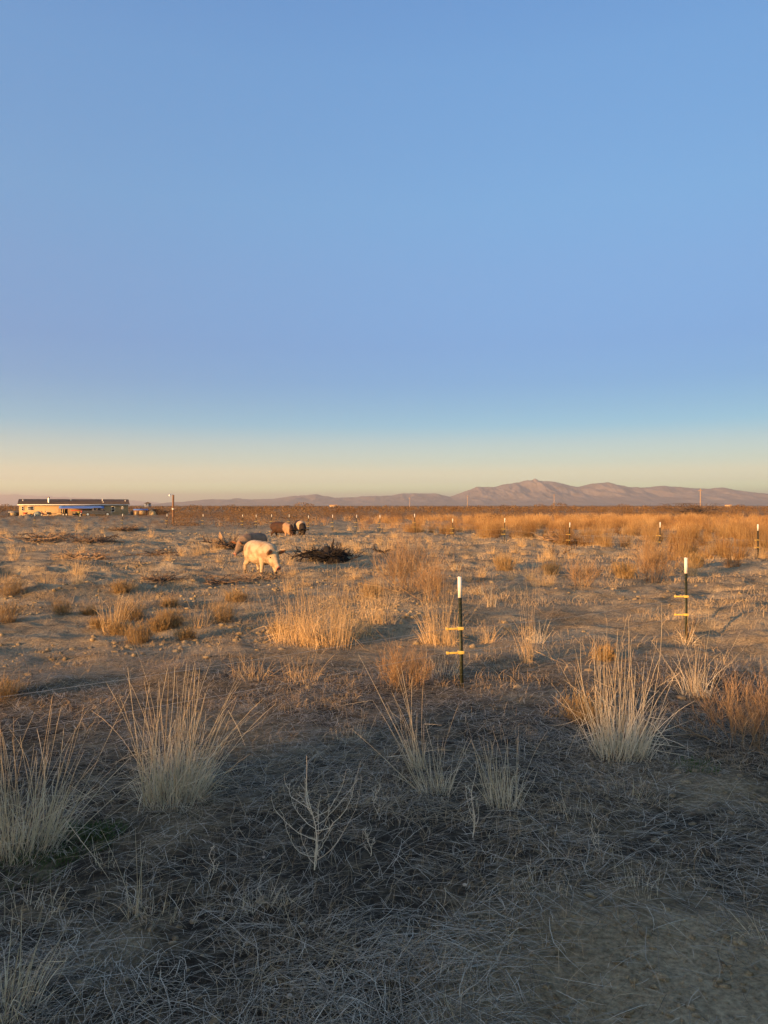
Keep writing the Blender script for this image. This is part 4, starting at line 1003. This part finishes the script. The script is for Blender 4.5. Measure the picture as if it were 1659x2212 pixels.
# golden field: nearest clumps one by one, the rest as one mass
rng = np.random.default_rng(77)
protos = []
for k in range(9):
    A = Acc(); r2 = np.random.default_rng(500 + k)
    P = strand_paths(r2, 70, 6, 1.0, .17 + .03 * (k % 3), .16, (.06 * (k % 3 - 1), 0), .12, .2, .15, .5, .04)
    V, q = tubes(P, taper(r2, 70, 6, .0045, .5), 3); A.add(V, q)
    P = strand_paths(r2, 60, 6, .55, .4, .18, (0, 0), .3, .5, .4, .5, .1); V, q = tubes(P, taper(r2, 60, 6, .0045), 2); A.add(V, q)
    protos.append(A.me('bunch_grass', M['gold']))
near_p = []
for k in range(5):
    A = Acc(); r2 = np.random.default_rng(600 + k)
    P = strand_paths(r2, 44, 6, .55, .38, .10, (.1 * (k - 2), 0), .25, .35, .2, .5, .08); V, q = tubes(P, taper(r2, 44, 6, .0028, .3), 3); A.add(V, q)
    P = strand_paths(r2, 60, 5, .25, .8, .16, (0, 0), .5, .5, .4, .5, .2); V, q = tubes(P, taper(r2, 60, 5, .0028), 2); A.add(V, q)
    near_p.append(A.me('grass_tuft', M['warmstraw']))
def field_density(x, y):
    az = x / y * F + 829.5
    dens = (sst(700, 1250, az) * .93 + .07) * sst(345, 420, az)
    dens = dens * (0.05 + 0.95 * sst(-.06, .34, fbm(x / 2.6, y / 2.6, 201, 3)))
    edge = np.interp(az, [0, 380, 560, 700, 900, 1150, 1300, 1500, 1659, 2300], [62, 62, 60, 54, 43, 33, 28, 24, 18, 15])
    return dens * sst(-3, 4, y - edge)
cand = []
for _ in range(60000):
    y = rng.uniform(14, 92) ; x = rng.uniform(-.62, .62) * y
    if rng.uniform() < field_density(np.array(x), np.array(y)) * min(1, y / 68) * .34: cand.append((x, y))
cand = np.array(cand); cand = cand[np.argsort(cand[:, 1])]
inview = np.abs(cand[:, 0] / cand[:, 1]) < .50
ind = cand[inview][:190]
lab_f = 'golden bunch grass clump standing in the open sunlit grassland'
for i, (x, y) in enumerate(ind):
    o = link('bunch_grass', protos[i % 9], None, on(x, y, -.01), rng.uniform(0, 6.28)); s = rng.uniform(.5, 1.1); o.scale = (s * 1.2, s * 1.2, s * .95)
    tag(o, lab_f, 'grass clump', 'golden bunch grass clumps in the field')
rest = np.array([c for c in cand if not any((c == k_).all() for k_ in ind)])
def field_mass(pts, n, w_, seed, hmul=1.0):
    r3 = np.random.default_rng(seed); B = len(pts) * n
    c = np.repeat(pts, n, 0); hh = np.repeat(r3.uniform(.35, 1.0, len(pts)), n) * r3.uniform(.55, 1, B) * hmul
    bx = c[:, 0] + r3.normal(0, .13, B); by = c[:, 1] + r3.normal(0, .13, B); bz = terrain(bx, by) - .02
    dx = (bx - c[:, 0]) * 1.1 + r3.normal(0, .10, B); dy = (by - c[:, 1]) * 1.1 + r3.normal(0, .10, B)
    s = np.array([0, .4, .75, 1.0])
    P = np.stack([bx[:, None] + dx[:, None] * s ** 1.5, by[:, None] + dy[:, None] * s ** 1.5, bz[:, None] + hh[:, None] * s], -1)
    wd = np.repeat(np.clip(pts[:, 1], 20, 200) * w_, n)
    return tubes(P, wd[:, None] * np.array([1, .9, .7, .3])[None], 2)
A = Acc(); A.add(*field_mass(rest, 34, .000085, 9))
tag(link('golden_grass_field', A.me('golden_grass_field', M['gold'])), kind='stuff')
# scattered tufts in the clearing
tz = []
for _ in range(2500):
    y = rng.uniform(8.5, 48); x = rng.uniform(-.5, .5) * y; az = x / y * F + 829.5
    if rng.uniform() < (.30 + .5 * sst(600, 1000, az)) * sst(-.15, .3, fbm(x / 3, y / 3, 211, 2)) * min(1, y / 30) * .95: tz.append((x, y))
for i, (x, y) in enumerate(tz[:290]):
    o = link('grass_tuft', near_p[i % 5], None, on(x, y, -.01), rng.uniform(0, 6.28)); s = rng.uniform(.45, 1.15); o.scale = (s, s, s * rng.uniform(.7, 1.2))
    tag(o, 'small dry straw tuft scattered on bare trampled soil in the middle ground', 'grass tuft', 'small dry tufts scattered over the bare soil')

# dark scrub reaching to the horizon
def leaf_cloud(pts, hgt, n, seed, size):
    r3 = np.random.default_rng(seed); B = len(pts) * n
    c = np.repeat(pts, n, 0); H_ = np.repeat(hgt, n)
    u = nrm(r3.normal(0, 1, (B, 3))); rad = r3.uniform(.45, 1, B) ** .6
    z0 = terrain(c[:, 0], c[:, 1])
    P = np.stack([c[:, 0] + u[:, 0] * rad * H_ * .75, c[:, 1] + u[:, 1] * rad * H_ * .75, z0 + H_ * (.48 + .52 * u[:, 2] * rad)], -1)
    a = nrm(r3.normal(0, 1, (B, 3))); b = nrm(np.cross(a, r3.normal(0, 1, (B, 3)))); sz = (size * H_ * r3.uniform(.5, 1.2, B))[:, None]
    V = np.stack([P - a * sz * .5 - b * sz * .18, P + a * sz * .5, P + b * sz * .4 - a * sz * .1], 1).reshape(-1, 3)
    return V, np.arange(B * 3).reshape(-1, 3)
N = 8000
d = np.exp(rng.uniform(np.log(52), np.log(1500), N)); az = rng.uniform(-.62, .62, N); x, y = az * d, d
keep = (np.hypot(x - HX, y - HY) > 30) & ~((np.abs(x / y - HX / HY) < .085) & (d < 185) & (d > 128)) & (rng.uniform(0, 1, N) < np.where(d < 85, .08 + .5 * (az < -.1), 1))
x, y = x[keep], y[keep]; hgt = rng.uniform(.7, 1.45, len(x)) * np.where(y < 130, np.where(x / y < -.28, .33, .75), 1) * np.where(rng.uniform(0, 1, len(x)) < .06, 1.35, 1)
A = Acc(); A.add(*leaf_cloud(np.stack([x, y], 1)[y > 170], hgt[y > 170], 46, 12, .28)); A.add(*leaf_cloud(np.stack([x, y], 1)[y <= 170], hgt[y <= 170], 230, 13, .075))
tag(link('scrubland', A.me('scrubland', M['scrub'])), kind='stuff')
for i, (xd, d, h, lab) in enumerate(((652, 330, 3.2, 'dark mesquite bush on the horizon below the left hills'), (668, 360, 2.6, 'smaller dark bush touching the mesquite below left hills'), (1165, 260, 2.3, 'dark bush on the horizon left of the main peak pole'),
        (1208, 230, 2.5, 'dark round bush on the horizon right under the main peak'), (1345, 300, 2.4, 'low wide bush on the horizon right of the main peak'), (620, 280, 2.0, 'brown bush on the horizon above the belted pigs'),
        (12, 230, 2.2, 'brown bush on the horizon left of the house'), (415, 250, 2.0, 'brown bush on the horizon right of the lamp pole'), (1090, 280, 2.0, 'brown bush on the horizon at the foot of the mountains'),
        (1440, 320, 2.3, 'brown bush on the horizon left of the tallest pole'), (1600, 300, 2.2, 'brown bush on the horizon near the right edge'), (500, 330, 2.2, 'faint bush on the horizon between pole and pigs'))):
    x, y = (xd - 829.5) / F * d, d; A = Acc(); V, t_ = leaf_cloud(np.array([[x, y]]), np.array([h]), 420, 900 + i, .13)
    z0 = float(terrain(x, y)); V = V - np.array([x, y, z0]); V[:, 0] *= 1.5; A.add(V, t_)
    o = empty('desert_shrub', (x, y, z0), 0, lab, 'shrub', 'shrubs on the horizon')
    link('crown', A.me('crown', M['scrub']), o)
    T = Acc()
    for k in range(4): T.tube([(.05 * k - .1, 0, -.1), (.3 * (k - 1.5), .1, h * .3), (.5 * (k - 1.5), .2, h * .6)], [.06, .05, .02], 5)
    T.build('trunk', M['dead'], o)

# ------------------------------------------------------------------ litter on the ground
def litter(n, y0, y1, lmin, lmax, w_, seed, mask=None, up=.12, wide=.62, pw=1.0, clump=0.0):
    r3 = np.random.default_rng(seed)
    y = y0 + (y1 - y0) * r3.uniform(0, 1, n) ** pw; x = r3.uniform(-wide, wide, n) * (y + .8)
    if mask is not None: k = r3.uniform(0, 1, n) < mask(x, y); x, y = x[k], y[k]
    n = len(x); S = 5; L = r3.uniform(lmin, lmax, n) * r3.uniform(.5, 1, n)
    cell = vn(x / .5, y / .5, seed + 1) * 3.0
    ph = cell + r3.normal(0, .8, n); el = np.abs(r3.normal(0, up, n))
    s = np.linspace(0, 1, S)[None]
    phs = ph[:, None] + r3.normal(0, .35, n)[:, None] * s + r3.normal(0, .07, (n, S))
    els = el[:, None] * (1 - 1.5 * s)
    st = np.stack([np.cos(phs) * np.cos(els), np.sin(phs) * np.cos(els), np.sin(els)], -1) * (L / (S - 1))[:, None, None]
    P = np.concatenate([np.zeros((n, 1, 3)), st[:, 1:].cumsum(1)], 1)
    P[..., 0] += x[:, None]; P[..., 1] += y[:, None]
    P[..., 2] = np.maximum(P[..., 2], 0) + terrain(P[..., 0], P[..., 1]) + (.002 + .045 * r3.uniform(0, 1, n) ** 1.8)[:, None]
    return tubes(P, (w_ * (.4 + .12 * y))[:, None] * np.array([.8, 1, 1, .8, .3])[None] * r3.uniform(.6, 1.3, (n, 1)), 2)
bare = [(flat(a_, b_), c_) for a_, b_, c_ in ((1420, 2170, .55), (1640, 2120, .3), (1545, 1700, .3), (460, 1570, .4))]
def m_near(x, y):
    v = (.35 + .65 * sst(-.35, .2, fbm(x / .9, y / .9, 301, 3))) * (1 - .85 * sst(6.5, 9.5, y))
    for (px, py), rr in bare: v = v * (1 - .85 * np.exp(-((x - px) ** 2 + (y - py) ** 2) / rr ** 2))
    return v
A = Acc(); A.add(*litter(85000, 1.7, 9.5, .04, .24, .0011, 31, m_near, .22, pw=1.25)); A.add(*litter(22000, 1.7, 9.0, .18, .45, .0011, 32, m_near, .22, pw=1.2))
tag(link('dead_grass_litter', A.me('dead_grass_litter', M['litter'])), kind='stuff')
def m_mid(x, y): return sst(-.15, .35, fbm(x / 1.6, y / 1.2, 311, 3)) * sst(5.5, 8.5, y)
A = Acc(); A.add(*litter(80000, 5.5, 32, .08, .38, .0011, 33, m_mid, .22, pw=1.3)); A.add(*litter(9000, 4.0, 16, .15, .5, .0014, 34, None, .3, pw=1.1)); A.add(*litter(11000, 1.7, 9, .10, .42, .0012, 35, m_near, .2, pw=1.2))
tag(link('matted_straw', A.me('matted_straw', M['matted'])), kind='stuff')
# loose soil clods of the rooted-up ground
def clods(n, seed):
    r3 = np.random.default_rng(seed); y = 6.5 + 40 * r3.uniform(0, 1, n) ** 1.5; x = r3.uniform(-.6, .6, n) * y
    k = r3.uniform(0, 1, n) < sst(-.2, .3, fbm(x / 2.2, y / 2.0, 341, 3)) * sst(6, 9.5, y) * (.35 + .65 * (x < y * .12)); x, y = x[k], y[k]; n = len(x)
    ico = np.array([(0, 0, 1), (.89, 0, .45), (.28, .85, .45), (-.72, .53, .45), (-.72, -.53, .45), (.28, -.85, .45), (.72, .53, -.45), (-.28, .85, -.45), (-.89, 0, -.45), (-.28, -.85, -.45), (.72, -.53, -.45), (0, 0, -1)])
    fc = np.array([(0, 1, 2), (0, 2, 3), (0, 3, 4), (0, 4, 5), (0, 5, 1), (1, 6, 2), (2, 7, 3), (3, 8, 4), (4, 9, 5), (5, 10, 1), (6, 7, 2), (7, 8, 3), (8, 9, 4), (9, 10, 5), (10, 6, 1), (11, 7, 6), (11, 8, 7), (11, 9, 8), (11, 10, 9), (11, 6, 10)])
    s = (.010 + .038 * r3.uniform(0, 1, n) ** 3) * (.75 + .02 * y)
    V = ico[None] * r3.uniform(.5, 1.3, (n, 12, 1)) * s[:, None, None] * np.stack([r3.uniform(.8, 1.6, n), r3.uniform(.8, 1.4, n), r3.uniform(.5, .9, n)], -1)[:, None]
    V = V + np.stack([x, y, terrain(x, y) + s * .15], -1)[:, None]
    return V.reshape(-1, 3), (np.arange(n)[:, None, None] * 12 + fc[None]).reshape(-1, 3)
def crumbs(xd, yd, rad, n, seed):
    r3 = np.random.default_rng(seed); px, py = flat(xd, yd); V, fc = clods(n * 14, seed); m_ = min(n, len(V) // 12)
    V = V.reshape(-1, 12, 3)[:m_]; c = V.mean(1, keepdims=True); V = (V - c) * r3.uniform(.10, .55, (m_, 1, 1)) ** 1.3
    q = r3.normal(0, rad, (m_, 2)); x, y = px + q[:, 0] * 1.3, py + q[:, 1]
    return (V + np.stack([x, y, terrain(x, y) + .002], -1)[:, None]).reshape(-1, 3), fc[:m_ * 20]
A = Acc(); A.add(*clods(16000, 51)); A.add(*crumbs(1420, 2150, .38, 900, 52)); A.add(*crumbs(1545, 1700, .35, 350, 53)); A.add(*crumbs(230, 2050, .25, 250, 54))
tag(link('soil_clods', A.me('soil_clods', M['soil'])), kind='stuff')
def m_left(x, y): return sst(-.1, .4, fbm(x / 2.5, y / 4, 351, 3)) * (.25 + .75 * (x < 0))
A = Acc(); A.add(*litter(3200, 10, 62, .15, .9, .0024, 36, m_left, .2, wide=.52, pw=1.2))
tag(link('twig_debris', A.me('twig_debris', M['dead'])), kind='stuff')
# fine upright stubble
def stubble(n, y0, y1, h, seed, w_, mask):
    r3 = np.random.default_rng(seed); y = y0 + (y1 - y0) * r3.uniform(0, 1, n) ** 1.2; x = r3.uniform(-.62, .62, n) * (y + .8)
    k = r3.uniform(0, 1, n) < mask(x, y); x, y = x[k], y[k]; n = len(x)
    hh = h * r3.uniform(.3, 1, n); ph = r3.uniform(0, 6.28, n); t_ = np.abs(r3.normal(0, .6, n)); s = np.linspace(0, 1, 4)
    P = np.stack([x[:, None] + np.cos(ph)[:, None] * (hh * t_)[:, None] * s ** 1.4, y[:, None] + np.sin(ph)[:, None] * (hh * t_)[:, None] * s ** 1.4, terrain(x, y)[:, None] - .005 + hh[:, None] * s * (1 - .35 * s)], -1)
    return tubes(P, (w_ * (.4 + .12 * y))[:, None] * np.array([1, .9, .7, .3])[None], 2)
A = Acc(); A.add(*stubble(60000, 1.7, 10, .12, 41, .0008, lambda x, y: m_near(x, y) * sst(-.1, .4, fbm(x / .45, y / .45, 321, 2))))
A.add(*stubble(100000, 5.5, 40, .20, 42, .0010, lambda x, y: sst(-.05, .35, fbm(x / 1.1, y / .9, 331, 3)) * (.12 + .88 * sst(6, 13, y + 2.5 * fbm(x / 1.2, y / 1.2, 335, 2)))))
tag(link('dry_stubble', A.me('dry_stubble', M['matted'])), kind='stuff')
A = Acc()
for xd, yd, rr, n_ in ((140, 1825, .22, 1300), (215, 1800, .12, 500), (1500, 1660, .15, 300), (60, 1880, .2, 600)):
    p = gp(xd, yd); r3 = np.random.default_rng(int(xd)); P = strand_paths(r3, n_, 4, .07, .7, rr, (0, 0), .3, .3, 0, .5, .3)
    P[..., 0] += p.x; P[..., 1] += p.y; P[..., 2] += terrain(P[..., 0], P[..., 1]); V, q = tubes(P, taper(r3, n_, 4, .0028, 0, .4), 2); A.add(V, q)
tag(link('green_ground_plants', A.me('green_ground_plants', M['green'])), kind='stuff')
# pale pebbles
M['pebble'] = P_('pale_pebble', (.40, .36, .30), .9, var=.3, scale=60)
for i, (xd, yd, s, lab) in enumerate(((1004, 1920, .010, 'white pebble in dark litter at lower centre right'), (625, 2163, .011, 'white pebble in dark litter at bottom centre left'), (570, 1860, .009, 'white pebble beside the low splayed pale grass'))):
    p = gp(xd, yd); r3 = np.random.default_rng(i); A = Acc(); a_ = np.linspace(-1, 1, 7)
    loft(A, [(v * s, 0, 0) for v in a_], [(max(.05, math.sqrt(1 - v * v)) * s * .8, max(.05, math.sqrt(1 - v * v)) * s * .65) for v in a_], 9)
    tag(link('pebble', A.me('pebble', M['pebble'], True), None, p + Vector((0, 0, s * .5 + .012)), i), lab, 'pebble')
